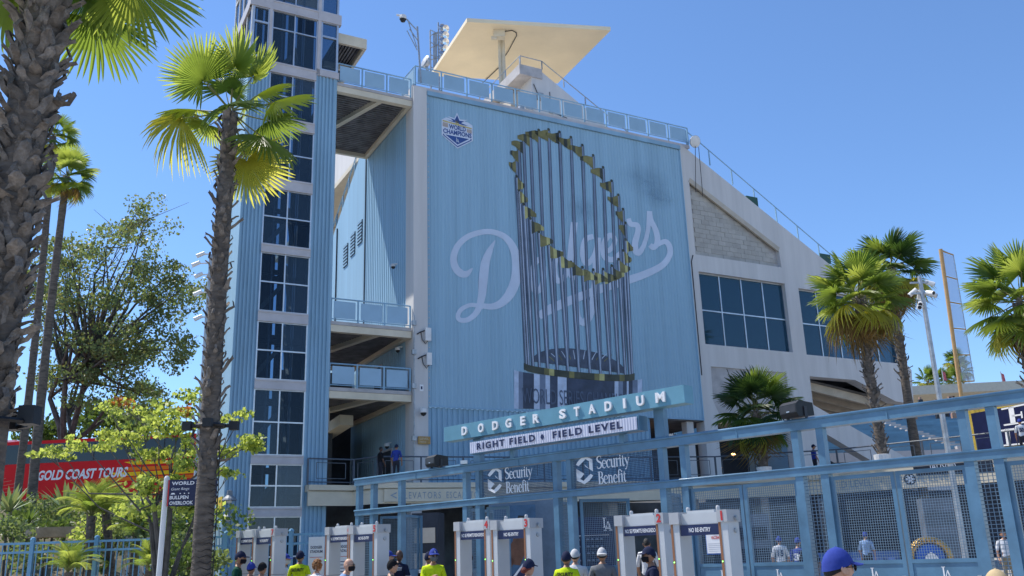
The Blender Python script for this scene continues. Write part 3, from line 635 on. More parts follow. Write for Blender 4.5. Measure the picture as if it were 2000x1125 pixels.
# champions badge
BG = thing('champions_badge', 'shield badge with star reading world champions on the blue wall', 'badge', W(1.9, 0, 21.5))
bu, bz = W.px(893, 255); ks = 1.0
def bp(pts): return [(bu+a, bz+c) for a, c in pts]
sh = [(-.88, .45), (-.62, .62), (-.35, .60), (-.55, .72), (-.16, .66), (0, 1.02), (.16, .66), (.6, .72), (.4, .6), (.62, .58), (.88, .45), (.88, -.42), (0, -1.02), (-.88, -.42)]
BW = mat('badge_white', (.62, .68, .80), .5, var=.04); BB = mat('badge_blue', (.035, .085, .28), .5, var=.05); BGD = mat('badge_gold', (.55, .45, .17), .5, var=.08); BT = mat('badge_tan', (.46, .38, .34), .5, var=.05)
flatp('shield', BW, BG, [(bp(sh), 0)], .012)
bo = flatp('shield_print', [BB, BGD, BT, BW], BG, [
    (bp([(-.62, .50), (-.22, .48), (-.4, .62), (-.13, .58), (0, .88), (.13, .58), (.4, .60), (.22, .46), (.62, .38), (.3, .36), (0, .42), (-.3, .44)]), 0),
    (bp([(-.82, .36), (.82, .22), (.82, .30), (-.82, .44)]), 1), (bp([(-.12, .32), (0, .40), (.12, .30), (.07, .45), (.17, .53), (.05, .54), (0, .68), (-.05, .54), (-.17, .53), (-.07, .46)]), 1),
    (bp([(-.82, .08), (-.52, .06), (-.52, .30), (-.82, .32)]), 2), (bp([(.54, .0), (.82, -.02), (.82, .18), (.54, .2)]), 2),
    (bp([(-.68, -.36), (.66, -.36), (0, -.80)]), 0), (bp([(-.80, -.34), (-.74, -.34), (-.74, -.40), (0, -.88), (.74, -.40), (.74, -.34), (.80, -.34), (.80, -.42), (0, -.95), (-.80, -.42)]), 0)], .018)
tb = MB(); text(tb, 'WORLD', W(bu-.47, .024, bz+.02), W.u, Z3, w=.95, h=.24, bold=.03); text(tb, 'CHAMPIONS', W(bu-.80, .024, bz-.28), W.u, Z3, w=1.6, h=.24, bold=.03); tb.build('lettering', BB, BG)
tb = MB(); la_logo(tb, W(bu-.11, .026, bz-.68), W.u, Z3, .26); tb.build('monogram', BW, BG)

# ================================================================== entrance gate
GA = thing('entrance_gate', 'long light blue steel entrance gate with double posts and mesh doors', 'gate', G(-2, 0, 0))
HT, HL = 3.55, 2.82
SE = 6.9
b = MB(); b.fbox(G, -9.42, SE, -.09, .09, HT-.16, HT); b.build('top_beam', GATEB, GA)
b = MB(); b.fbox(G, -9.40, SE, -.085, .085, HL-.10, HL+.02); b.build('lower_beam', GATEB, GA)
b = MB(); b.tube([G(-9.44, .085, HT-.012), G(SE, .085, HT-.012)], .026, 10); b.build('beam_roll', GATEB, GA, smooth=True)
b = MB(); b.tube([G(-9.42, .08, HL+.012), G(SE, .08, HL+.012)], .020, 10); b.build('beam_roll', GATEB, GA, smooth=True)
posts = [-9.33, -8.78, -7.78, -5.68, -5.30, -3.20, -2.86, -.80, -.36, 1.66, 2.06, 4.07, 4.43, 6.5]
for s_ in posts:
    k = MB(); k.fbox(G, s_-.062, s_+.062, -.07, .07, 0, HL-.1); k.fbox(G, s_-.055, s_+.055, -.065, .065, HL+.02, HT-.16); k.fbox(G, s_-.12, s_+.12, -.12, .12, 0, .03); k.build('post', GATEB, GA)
# beam splices and small fixings
b = MB()
for s_ in (-7.2, -4.1, -1.9, .7, 3.1, 5.4): b.fbox(G, s_-.01, s_+.01, -.1, .1, HT-.165, HT+.006)
b.build('beam_splice', GATEB, GA)
# narrow infill mesh between double posts
WIRE = mat('galvanised_mesh', (.16, .24, .32), .5, metal=.0, var=.1)
def mesh_panel(name, F, u0, u1, z0, z1, n, sp, r, parent, mt=WIRE, sz=None):
    mb = MB(); szz = sz or sp
    k = int((u1-u0)/sp)
    for i in range(1, k): u = u0+(u1-u0)*i/k; mb.fbox(F, u-r, u+r, n-r, n+r, z0, z1)
    k = int((z1-z0)/szz)
    for i in range(1, k): z = z0+(z1-z0)*i/k; mb.fbox(F, u0, u1, n-r*.9, n+r*.9, z-r, z+r)
    return tag(mb.build(name, mt, parent), None, kind='stuff')
for s0, s1 in ((-9.27, -8.84), (-5.62, -5.36), (-3.14, -2.92), (-.74, -.42), (1.72, 2.0), (4.13, 4.37)):
    mesh_panel('wire_mesh', G, s0, s1, .1, HL-.1, 0, .05, .004, GA)
def leaf(F, u0, u1, parent, logo=True, solid=1.46, sp=.034):
    """gate leaf built in frame F between u0 and u1"""
    z1 = 2.68; t = .055
    fr = MB(); fr.fbox(F, u0, u0+t, -.025, .025, .06, z1); fr.fbox(F, u1-t, u1, -.025, .025, .06, z1); fr.fbox(F, u0+t, u1-t, -.024, .024, z1-t, z1); fr.fbox(F, u0+t, u1-t, -.024, .024, solid, solid+.05); fr.fbox(F, u0+t, u1-t, -.024, .024, .06, .06+t)
    fo = fr.build('door_leaf', GATEB, parent)
    k = MB(); k.fbox(F, u0+t, u1-t, -.012, .012, .06+t, solid); k.build('kick_panel', GATEB, fo)
    mesh_panel('wire_mesh', F, u0+t, u1-t, solid+.05, z1-t, 0, sp, .0029, fo)
    if logo:
        k = MB(); um = (u0+u1)/2; la_logo(k, F(um-.06, .016, 1.24), F.u, Z3, .17); k.build('monogram', WHITE, fo)
    k = MB(); k.fbox(F, u1-t-.02, u1-t+.03, .025, .05, 1.15, 1.3); k.build('latch', GALV, fo)
    return fo
for a, c in ((-.29, .66), (.68, 1.60), (2.12, 3.05), (3.07, 4.01), (4.49, 5.45), (5.47, 6.43)):
    leaf(G, a, c, GA)
def swung(s_, ang, side=1, ln=.98, logo=False):      # an opened leaf hinged at s_
    d = azv(134.2+ang) ; n = azv(134.2+ang+90)
    F = Frame(G(s_, -.09, 0), d, n); return leaf(F, .03, ln, GA, logo)
swung(-8.72, -62, ln=1.0); swung(-7.84, -120, ln=.95); swung(-5.74, -108, ln=1.05); swung(-5.24, -28, ln=.5)
swung(-3.26, -118, ln=1.05); swung(-2.80, -60, ln=1.0); swung(-.86, -112, ln=1.05)
# mesh banners with the sponsor's name between the beams
SERIF = {   # thick-thin strokes in a unit box; cap height 1, x-height .66
 'S': [([(.50, .80), (.47, .96), (.28, 1), (.10, .88), (.12, .68), (.30, .55), (.48, .42), (.50, .18), (.30, .02), (.10, .06), (.06, .22)], [.03, .05, .08, .13, .15, .16, .15, .13, .08, .05, .04])],
 'e': [([(.06, .36), (.40, .36), (.40, .50), (.28, .64), (.12, .58), (.05, .34), (.10, .10), (.26, .01), (.42, .12)], [.05, .05, .09, .06, .1, .14, .12, .06, .04])],
 'c': [([(.40, .50), (.36, .62), (.22, .65), (.08, .52), (.05, .32), (.11, .10), (.25, .01), (.41, .12)], [.1, .08, .05, .12, .14, .12, .06, .04])],
 'u': [([(.0, .62), (.10, .62), (.10, .2), (.2, .03), (.34, .1), (.38, .2)], [.04, .13, .13, .12, .06, .05]), ([(.30, .62), (.40, .63), (.40, .04), (.5, .03)], [.04, .13, .13, .04])],
 'r': [([(.0, .62), (.11, .63), (.11, .04)], [.04, .13, .13]), ([(.02, .02), (.24, .02)], [.04, .04]), ([(.14, .48), (.22, .62), (.34, .60)], [.05, .06, .11])],
 'i': [([(.0, .62), (.11, .63), (.11, .04)], [.04, .13, .13]), ([(.02, .02), (.22, .02)], [.04, .04]), ([(.06, .85), (.16, .85)], [.13, .13])],
 't': [([(.12, .84), (.12, .2), (.18, .03), (.30, .08)], [.06, .13, .12, .05]), ([(.0, .61), (.29, .61)], [.05, .05])],
 'y': [([(.06, .62), (.24, .12)], [.13, .12]), ([(.42, .62), (.22, .05), (.12, -.22), (.0, -.24)], [.05, .05, .07, .1]), ([(.0, .63), (.18, .63)], [.04, .04]), ([(.33, .63), (.5, .63)], [.04, .04])],
 'B': [([(.14, .98), (.14, .02)], [.16, .16]), ([(.0, .98), (.32, .98), (.46, .84), (.44, .62), (.28, .52), (.16, .52)], [.05, .05, .13, .13, .05, .05]), ([(.28, .52), (.48, .42), (.53, .24), (.44, .06), (.30, .02), (.0, .02)], [.05, .12, .16, .1, .05, .05])],
 'n': [([(.0, .62), (.11, .63), (.11, .04)], [.04, .13, .13]), ([(.14, .48), (.26, .62), (.38, .56), (.40, .4), (.40, .04)], [.05, .06, .1, .13, .13]), ([(.02, .02), (.22, .02)], [.04, .04]), ([(.31, .02), (.51, .02)], [.04, .04])],
 'f': [([(.36, .92), (.26, 1.0), (.14, .9), (.12, .6), (.12, .04)], [.1, .05, .1, .13, .13]), ([(.0, .61), (.28, .61)], [.05, .05]), ([(.02, .02), (.24, .02)], [.04, .04])]}
ADV = {'S': .58, 'e': .47, 'c': .44, 'u': .54, 'r': .36, 'i': .25, 't': .32, 'y': .5, 'B': .60, 'n': .55, 'f': .33}
def serif(mb, s, u, z, h, F, n, sx=1.):
    for ch in s:
        for pts, wd in SERIF[ch]: sweep(mb, pts, wd, lambda a, b_: F(u+a*h*sx, n, z+b_*h), n=4)
        u += ADV[ch]*h*sx
    return u
def emblem(mb, u, z, h, F, n):
    q = lambda p: mb.add([F(u+a*h, n, z+c*h) for a, c in p], [tuple(range(len(p)))])
    q([(.0, .72), (.07, .80), (.20, .90), (.42, 1.0), (.46, .88), (.34, .80), (.26, .86)]); q([(.42, 1.0), (.78, .84), (.78, .72), (.46, .88)])
    q([(.78, .84), (.78, .42), (.62, .52), (.62, .80)]); q([(.0, .72), (.26, .86), (.34, .80), (.12, .66)]); q([(.62, .52), (.78, .42), (.44, .62), (.40, .70)])
    q([(.78, .28), (.71, .20), (.58, .10), (.36, 0), (.32, .12), (.44, .20), (.52, .14)]); q([(.36, 0), (.0, .16), (.0, .28), (.32, .12)])
    q([(.0, .16), (.0, .58), (.16, .48), (.16, .20)]); q([(.78, .28), (.52, .14), (.44, .20), (.66, .34)]); q([(.16, .48), (.0, .58), (.34, .38), (.38, .30)])
    q([(.0, .58), (.16, .48), (.16, .36), (.0, .46)]); q([(.16, .2), (.16, .48), (.36, .38), (.3, .3)])
for j, (s0, s1, y0, y1, side) in enumerate(((-5.24, -3.26, 0, 0, 'first'), (-2.80, -.86, 0, 0, 'second'))):
    BN = thing('mesh_banner', ('left of the two mesh banners with white emblem and serif name', 'right of the two mesh banners with white emblem and serif name')[j], 'banner', G((s0+s1)/2, 0, HL+.1), 'sponsor banners on the gate')
    mesh_panel('backing_mesh', G, s0, s1, HL+.02, HT-.17, 0.0, .03, .0035, BN, mt=mat('banner_mesh', (.045, .085, .15), .6, var=.1))
    k = MB(); emblem(k, s0+.10+(.14 if j == 0 else .02), HL+.10, .50, G, .055); k.build('emblem', WHITE, BN)
    k = MB(); uu = s0+(.72 if j == 0 else .60); serif(k, 'Security', uu, HL+.345, .215, G, .055, 1.0); serif(k, 'Benefit', uu+.02, HL+.075, .215, G, .055, .98); k.build('lettering', WHITE, BN)
# big sign over the gate
def gp(x, y, n): u, z = G.px(x, y, n); return u, z
SG = thing('stadium_sign', 'teal blue sign board with raised white letters above the gate', 'sign', G(-3, 0, 3.6))
TEAL = mat('sign_teal', (.125, .30, .400), .5, var=.08, vs=1.5)
zA, zB = 4.04, 4.34
b = MB(); b.fbox(G, -6.05, -.08, .02, .28, zA, zB); b.build('board', TEAL, SG)
b = MB(); b.fbox(G, -5.25, -1.02, .06, .30, 3.70, 3.95); b.build('marquee_frame', GATEB, SG)
FLU = mat('fluted_panel', (.66, .67, .78), .5, var=.05)
mq = ribbed(-5.22, -1.05, 3.715, 3.935, .06, .012, n=.318, F=G).build('marquee_panel', FLU, SG)
for s_ in (-5.30, -.78): k = MB(); k.fbox(G, s_-.1, s_+.1, -.06, .06, HT, zA); k.build('sign_post', GATEB, SG)
k = MB(); k.fbox(G, -4.3, -4.2, .0, .12, HT, 3.7); k.fbox(G, -1.6, -1.5, .0, .12, HT, 3.7); k.build('marquee_bracket', GATEB, SG)
lx = {'D': 905, 'O': 937}
for ch, x in zip('DODGERSTADIUM', (908, 940, 968, 994, 1022, 1048, 1100, 1128, 1158, 1190, 1222, 1253, 1293)):
    s_, z_ = gp(x, 800, .28); k = MB(); wl = {'I': .05, 'M': .19, 'E': .12, 'T': .13}.get(ch, .155)
    text(k, ch, G(s_-wl/2, .285, zA+.075), G.u, Z3, w=wl, h=.155, extr=.03, bold=.035, centre=False); k.build('letter', WHITE, SG)
k = MB(); text(k, 'RIGHT FIELD', G(-5.02, .325, 3.775), G.u, Z3, w=1.60, h=.115, bold=.04, space=1.3); text(k, 'FIELD LEVEL', G(-2.98, .325, 3.775), G.u, Z3, w=1.62, h=.115, bold=.04, space=1.3)
cxx = -3.24; k.add([G(cxx-.05, .325, 3.83), G(cxx, .325, 3.77), G(cxx+.05, .325, 3.83), G(cxx, .325, 3.89)], [(0, 1, 2, 3)]); k.build('lettering', NAVY, mq)
# loudspeakers clamped on the beam
def speaker(s_, label, w_=.34, turn=0):
    T_ = thing('loudspeaker', label, 'speaker', G(s_, .05, HT), 'loudspeakers on the gate')
    d = azv(134.2+turn); n = azv(224.2+turn); F = Frame(G(s_, .05, 0), d, n); z = HT+.03
    k = MB(); h = .24
    prof = [(-.17, z+.02), (.13, z), (.17, z+.06), (.17, z+h-.05), (.10, z+h), (-.16, z+h-.03)]
    k.add([F(-w_/2, a, b_) for a, b_ in prof]+[F(w_/2, a, b_) for a, b_ in prof], [tuple(range(6)), tuple(reversed(range(6, 12)))]+[(i, i+6, (i+1) % 6+6, (i+1) % 6) for i in range(6)]); fixnorm(k.build('cabinet', BLACK, T_))
    k = MB(); k.add([F(-w_/2+.02, .172, z+.07), F(w_/2-.02, .172, z+.07), F(w_/2-.02, .172, z+h-.06), F(-w_/2+.02, .172, z+h-.06)], [(0, 1, 2, 3)]); k.build('grille', DARK, T_)
    k = MB(); k.fbox(F, -.03, .03, .174, .178, z+.075, z+.09); k.build('name_plate', ALU, T_)
    for s2 in (-1, 1): k = MB(); k.fbox(F, s2*(w_/2+.012)-.006, s2*(w_/2+.012)+.006, -.02, .03, z-.03, z+.15); k.build('bracket', DARK, T_)
speaker(-6.55, 'black loudspeaker on the low left part of the gate beam', .40, 12); speaker(1.74, 'black loudspeaker on the gate beam right of the big sign', .36, 20)
c_ = MB(); c_.box(G(-5.62, .12, HT+.04), (.14, .1, .07)); tag(c_.build('junction_box', ALU), 'small silver box on the gate beam below the sign', 'box')
# notice on the gate door
NT = thing('door_notice', 'white notice with red lettering fixed to the mesh door', 'notice', G(.05, .06, 1.7))
s0, z0 = gp(1382, 1081, .06); s1, z1 = gp(1424, 1022, .06)
k = MB(); k.fbox(G, s0-.015, s1+.13, .04, .055, z0-.02, z1+.13); k.build('board', mat('blue_board', (.05, .14, .42), .5), NT)
k = MB(); k.fbox(G, s0, s1+.115, .055, .06, z0, z1+.115); k.build('sheet', WHITE, NT)
k = MB(); wN = s1-s0
for i, t_ in enumerate(('MASKS', 'ARE REQUIRED', 'AT ALL TIMES', 'REGARDLESS OF', 'VACCINATION STATUS')): text(k, t_, G(s0+wN*.62, .064, z1+.045-i*.068), G.u, Z3, h=.045, w=[.14, .27, .27, .30, .36][i], bold=.03, centre=True)
k.build('lettering', RED, NT)
k = MB()
for i in range(5): k.fbox(G, s0+.03, s1+.08, .0605, .0615, z0+.03+i*.028, z0+.034+i*.028)
k.build('small_print', mat('grey_print', (.35, .36, .42)), NT)

# ================================================================== walk-through metal detectors
DET = mat('detector_shell', (.52, .54, .56), .4, var=.04, vs=2); DETC = mat('detector_cap', (.42, .43, .45), .45, var=.05); COP = mat('copper_strip', (.30, .13, .06), .4, var=.1); LED = mat('green_led', (.2, 1, .15), emit=4)
DD = azv(134.2-180+180)
DETL = {1: 'nearest white walk-through detector, marked 1, beside the red-lettered notice', 2: 'white detector marked 2 with Spanish strip, touching the nearest detector', 3: 'white detector marked 3 with English strip before the tall poster', 4: 'white detector marked 4 with Spanish strip, left of the poster', 5: 'white detector marked 5 in front of the left gate posts', 6: 'white detector marked 6 with Spanish strip before the stadium notices', 7: 'white detector marked 7 below the tower windows', 8: 'farthest white detector, left of the one marked 7'}
def detector(num, x, Y, spanish):
    p = atY(x, 1090, Y); F = Frame((p.x, p.y, gz(p.y)), azv(133), azv(223))
    T_ = thing('metal_detector', DETL[num], 'metal detector', (p.x, p.y, gz(p.y)), 'walk-through metal detectors')
    w_ = .78; ht = 2.105
    for s2, a in ((-1, -w_/2), (1, w_/2-.11)):
        k = MB(); k.fbox(F, a, a+.11, -.0, .26, .03, ht-.14); k.fbox(F, a-.02, a+.13, -.05, .30, 0, .03); po = k.build('side_panel', DET, T_)
        k = MB(); k.fbox(F, a-.008, a+.022, .225, .266, .05, ht-.14); k.build('copper_strip', COP, po)
        k = MB(); k.fbox(F, a-.015, a+.125, -.02, .28, ht-.14, ht+.0); k.build('cap', DETC, po)
        for zz_ in (.62, 1.25): k = MB(); k.fbox(F, a+.03, a+.112, -.001, .262, zz_, zz_+.006); k.build('seam', DARK, po)
        k = MB(); k.lathe(F(a+.008, .268, 1.52), [(.008, 0), (0, .004)], 6, axis=F.n); k.build('indicator_light', LED, po)
    k = MB(); k.fbox(F, -w_/2+.125, w_/2-.125, .01, .22, ht-.15, ht-.02); k.fbox(F, -w_/2+.2, w_/2-.2, .04, .2, ht-.02, ht+.012); k.build('crossbar', DET, T_)
    k = MB(); k.fbox(F, -w_/2+.118, w_/2-.118, .222, .245, ht-.28, ht-.155); so_ = k.build('strip_sign', NAVY, T_)
    k = MB(); text(k, 'NO SE PERMITE REINGRESO' if spanish else 'NO RE-ENTRY', F(0, .249, ht-.24), F.u, Z3, w=.50 if spanish else .30, h=.048, bold=.018, centre=True); k.build('lettering', WHITE, so_)
    k = MB(); text(k, str(num), F(w_/2-.055, .284, ht-.118), F.u, Z3, h=.10, bold=.04, centre=True); k.build('number', RED, T_)
    for s2 in (-.22, .2): k = MB(); k.lathe(F(s2, .12, ht), [(.025, 0), (.025, .045), (.015, .06), (0, .06)], 8); k.build('knob', DETC, T_)
    k = MB(); k.lathe(F(w_/2+.02, .1, ht-.1), [(.03, 0), (.03, .03), (0, .03)], 8, axis=F.u); k.lathe(F(w_/2+.0, .1, ht-.24), [(.03, 0), (.03, .02), (0, .02)], 8, axis=F.u); k.build('hinge_knob', GALV, T_)
for num, x, Y, sp in ((1, 1393, 11.5, 0), (2, 1275, 12.9, 1), (3, 1022, 14.2, 0), (4, 946, 15.0, 1), (5, 732, 16.6, 0), (6, 683, 17.4, 1), (7, 536, 18.6, 0), (8, 503, 19.3, 1)):
    detector(num, x, Y, sp)
# ================================================================== foliage builders
LEAF_FAN = leafmat('fan_leaf', (.145, .205, .042), (.075, .13, .025), .52, (.58, .66, .11), 2.0)
LEAF_FAN2 = leafmat('fan_leaf_dark', (.085, .14, .032), (.045, .085, .02), .45, (.34, .46, .06), 2.0)
LEAF_DRY = leafmat('fan_leaf_dry', (.24, .15, .055), (.11, .085, .03), .35, (.42, .26, .07), 3.0, .7)
LEAF_OLD = leafmat('fan_leaf_yellowing', (.26, .25, .05), (.12, .15, .03), .58, (.80, .76, .12), 2.5)
LEAF_TREE = leafmat('tree_leaf', (.125, .175, .085), (.07, .11, .055), .4, (.30, .38, .10), .35)
LEAF_LIME = leafmat('lime_leaf', (.29, .36, .07), (.16, .23, .04), .5, (.66, .74, .14), .8)
LEAF_RUST = leafmat('rust_leaf', (.38, .13, .03), (.22, .08, .02), .35, (.6, .2, .04), 1)
LEAF_SHRUB = leafmat('shrub_leaf', (.07, .12, .025), (.03, .055, .015), .3, (.2, .3, .05), 1)
LEAF_PALE = leafmat('agave_leaf', (.28, .34, .14), (.16, .24, .09), .2, (.4, .45, .15), 1)
BARK = mat('tree_bark', (.10, .092, .085), .9, var=.3, vs=4, bump=.8, bs=12)
PBARK = mat('palm_bark', (.135, .110, .090), .9, var=.28, vs=5, bump=1., bs=10, stretch=(1, 1, 3))
BOOT = mat('leaf_base', (.210, .160, .118), .8, var=.35, vs=9, bump=.5, bs=25, rand=.45, c2=(.05, .042, .036))
BOOT2 = mat('leaf_base_weathered', (.22, .19, .165), .85, var=.35, vs=14, bump=.8, bs=30, rand=.4, c2=(.065, .056, .050))
def fan_mesh(seed, n=40, Rr=.62, span=236, pet=.62, droop=.22, split=.55, cup=.22, spread=1.0):
    r = random.Random(seed); mb = MB(); ped = []
    for i in range(6): t = i/5; ped.append(Vector((0, pet*t, -.05*pet*math.sin(t*2.2))))
    mb.tube(ped, [.017, .015, .013, .011, .010, .008], 5, mi=1); o = ped[-1]
    sp = R(span); da = sp/(n-1)/2
    for i in range(n):
        a = -sp/2+sp*i/(n-1); Ri = Rr*(.80+.22*math.cos(a*.62))*r.uniform(.93, 1.06); sg = 1 if i % 2 else -1; k0 = len(mb.v)
        dr = droop*r.uniform(.6, 1.5); ln = r.uniform(-.07, .07)
        for t in (.03, .30, split, split+(1-split)*.45, split+(1-split)*.8, 1.0):
            rr = Ri*t; wsc = 1. if t <= split else max(0., (1-t)/(1-split))**.8
            for q, s_ in ((-1, 0), (0, 1), (1, 0)):
                aa = a + q*da*wsc*1.02 + (ln*max(0, t-split)*1.5)
                fold = (.018 if s_ else -.018)*(.2+t)*wsc
                z = fold - dr*Ri*t**3*(1.0+.6*abs(math.sin(a/2))) - cup*Ri*t*abs(math.sin(a*.5))**2
                mb.v.append(o+Vector((math.sin(aa)*rr, math.cos(aa)*rr, z)))
        for j in range(5):
            for q in (0, 1):
                b_ = k0+3*j+q; mb.f.append((b_, b_+1, b_+4, b_+3)); mb.mi.append(0)
    return mb
def mesh_of(mb, name, mats):
    me = bpy.data.meshes.new(name); me.from_pydata(mb.v, [], mb.f)
    for q in mats: me.materials.append(q)
    me.polygons.foreach_set('material_index', mb.mi); me.update(); return me
PET = mat('petiole', (.20, .20, .06), .6, var=.2)
FANS = {}
LEAF_FAN_SHADED = leafmat('fan_leaf_shaded', (.045, .085, .026), (.022, .050, .016), .3, (.12, .22, .035), 2.0)  # darker copy of the fan leaf with shade put into its colour
for kind, mt in (('g', LEAF_FAN), ('d', LEAF_FAN2), ('k', LEAF_FAN_SHADED), ('y', LEAF_OLD), ('x', LEAF_DRY)):
    for v in range(4):
        pr = {'g': dict(droop=.16), 'd': dict(droop=.2), 'k': dict(droop=.2), 'y': dict(droop=.55, cup=.5), 'x': dict(droop=1.0, cup=.9, span=200)}[kind]
        FANS[kind, v] = mesh_of(fan_mesh(v*11+3, **pr), 'fan', [mt, PET])
def orient(o, p, d, up, s):
    d = d.normalized(); x = d.cross(up)
    if x.length < 1e-3: x = d.cross(Vector((.3, 1, .1)))
    x.normalize(); z = x.cross(d)
    o.matrix_local = Matrix.LocRotScale(p, Matrix((x, d, z)).transposed().to_quaternion(), Vector((s, s, s)))
def boot_mesh(seed):
    r = random.Random(seed); mb = MB(); w0, w1, L = r.uniform(.055, .075), r.uniform(.006, .034), r.uniform(.17, .29)
    pr = []
    for t in (0, .35, .7, 1): pr.append((t*L, w0*(1-t)**.8+w1*t+.012*math.sin(t*9+seed), .03*math.sin(t*2.5)+r.uniform(-.03, .09)*t*t))
    v = []
    for y, w_, z in pr: v += [(-w_, y, z-.016), (0, y, z+.018), (w_, y, z-.012), (0, y, z-.022)]
    v[-1] = (v[-1][0], v[-1][1]+r.uniform(-.03, .05), v[-1][2])
    f = []
    for j in range(3):
        for q in range(4): a = 4*j+q; c = 4*j+(q+1) % 4; f.append((a, c, c+4, a+4))
    f.append((12, 13, 14, 15)); mb.add(v, f); return mb
BOOTS = [[mesh_of(boot_mesh(s_), 'leaf_base', [mt]) for s_ in range(6)] for mt in (BOOT, BOOT2)]
def palm(label, base, top, r0, r1, fronds, boots=None, group=None, bark=PBARK, fs=1., hub_r=None, dry=0, seed=1, name='fan_palm'):
    r = random.Random(seed); base, top = Vector(base), Vector(top)
    T_ = thing(name, label, 'palm tree', base, group); n = 40; mb = MB(); pts = []; rr = []
    sway = Vector((r.uniform(-1, 1), r.uniform(-1, 1), 0))*.012*(top-base).length
    for i in range(n+1):
        t = i/n; pts.append(base.lerp(top, t)+sway*math.sin(t*math.pi)); rr.append((r0*(1-t)+r1*t)*(1+.05*r.uniform(-1, 1))*(1.25-.25*min(1, t*12)))
    mb.tube(pts, rr, 14); mb.build('trunk', bark, T_, smooth=True)
    if boots:
        z0, z1, cnt, sc_, tilt, mi_ = boots
        for i in range(cnt):
            t = z0+(z1-z0)*(i+r.uniform(-.5, .5))/cnt; a = i*2.39996+r.uniform(-.25, .25); p = base.lerp(top, t)+sway*math.sin(t*math.pi)
            rad = Vector((math.cos(a), math.sin(a), 0)); tl = R(r.gauss(tilt, 9)+(28 if r.random() < .10 else 0))
            o = link('leaf_base', BOOTS[mi_][i % 6], T_)
            d = rad*math.sin(tl)+Z3*math.cos(tl); q = p+rad*((r0*(1-t)+r1*t)*.93)-base
            sw = Vector((-rad.y, rad.x, 0))*r.gauss(0, .22); orient(o, q, d+sw, rad+sw, sc_*r.choice((.55, .8, .95, 1.05, 1.3))*r.uniform(.85, 1.15))
    for i, fd in enumerate(fronds):
        d, kind, s_ = fd[:3]; xup = fd[3] if len(fd) > 3 else None
        o = link('frond', FANS[kind, i % 4], T_); d = Vector(d).normalized(); hr = (hub_r or r1*.6)
        up = Z3 if abs(d.z) < .75 else Vector((-d.x, -d.y, .0))*(1 if d.z > 0 else -1)+Z3*.1
        if kind in 'yx' and d.z < 0: up = Vector((d.x, d.y, .12))
        if xup is not None: up = Vector(xup)
        orient(o, top-base+d*hr*.6+Z3*.05, d, up+Vector((r.uniform(-.25, .25), r.uniform(-.25, .25), 0)), s_*fs*r.uniform(.9, 1.1))
    return T_
def auto_fronds(n, seed, lo=-50, hi=80, dead=0, kinds='g'):
    r = random.Random(seed); L = []
    for i in range(n):
        t = i/(n-1); el = R(hi+(lo-hi)*t**.85+r.uniform(-7, 7)); a = i*2.39996+r.uniform(-.3, .3)
        k = 'x' if i >= n-dead else ('y' if i >= n-2*dead else kinds[i % len(kinds)])
        L.append(((math.cos(a)*math.cos(el), math.sin(a)*math.cos(el), math.sin(el)), k, 1.))
    return L
def gpos(x, y, Y): p = atY(x, y, Y); return Vector((p.x, p.y, 0))
def imd(a, b_, dep=0.):        # a direction given by its look in the picture plus a depth component
    return _rt*a - _up*b_ + Vector((0, dep, 0))
# ---- the near palm, cut by the left edge
b0 = gpos(45, 400, 6.9); tp = Vector((b0.x, b0.y, 7.02))
fr = [(imd(.80, .36, .1), 'g', 1.0, Vector((.3, -1, .3))), (imd(1, .05, -.2), 'g', 1), (imd(.35, .7, .6), 'd', .7), (imd(-.55, .5, .1), 'g', .9, Vector((-.3, -1, .3))), (imd(-.6, .5, -.6), 'g', 1), (imd(.2, .6, .9), 'd', 1), (imd(-1, .1, .3), 'g', 1)] + auto_fronds(14, 5, 15, 80)
NPALM = palm('huge rough palm trunk at the left edge, nearest to the viewer', b0, tp, .165, .16, fr, (.40, .99, 430, .80, 17, 1), seed=4)
b = MB()
for a in (0, 1.6, 3.2, 4.8): b.box(b0+Vector((math.cos(a)*.26, math.sin(a)*.26, 2.85)), (.12, .12, .14))
b.tube([b0+Vector((math.cos(i*.4)*.25, math.sin(i*.4)*.25, 2.8)) for i in range(17)], .02, 5); b.build('uplight_ring', BLACK, NPALM)
# ---- the middle palm in front of the tower
b1 = gpos(420, 700, 13.8); hubp = atY(437, 222, 13.8); tp = Vector((b1.x, b1.y, hubp.z))
TC = Vector((-.2, -1, .35)); TU = Vector((0, .75, .65)); TD = Vector((.2, -.5, .8))
fr = [(imd(.10, -1, .1), 'g', 1.22, -TC), (imd(-.62, -.78, .2), 'g', 1.2, -TC), (imd(-.5, -.45, -.5), 'd', 1.05, -TC), (imd(-.95, .22, -.2), 'y', 1.25, TC), (imd(-.42, .25, .8), 'g', 1.05, TC), (imd(.95, -.28, .1), 'g', 1.15, TD), (imd(.8, -.1, .7), 'd', 1.0),
      (imd(.25, .28, -.9), 'd', .9, TC+Z3), (imd(.75, .62, -.25), 'd', 1.1, TD), (imd(.30, 1.0, .15), 'y', 1.2, TC), (imd(.1, -.5, -.2), 'd', .55), (imd(-.3, -.85, .6), 'd', .9), (imd(.45, -.75, .7), 'g', .95), (imd(-.7, .05, .6), 'g', 1.0), (imd(.5, .5, .6), 'y', .9), (imd(.55, -.95, .2), 'g', 1.05, -TC), (imd(-.95, -.25, .4), 'g', 1.0, TD)]
MP = palm('slim palm with ringed trunk and few fan leaves before the blue tower', b1, tp, .150, .122, fr, (.335, .995, 210, .74, 16, 1), fs=1.0, seed=9)
b = MB(); zc = atY(405, 828, 13.6).z
for a in (.2, 1.7, 3.3, 4.9): b.box(b1+Vector((math.cos(a)*.34, math.sin(a)*.34, zc)), (.13, .11, .13)); b.beam(b1+Z3*zc, b1+Vector((math.cos(a)*.34, math.sin(a)*.34, zc)), .05, .05)
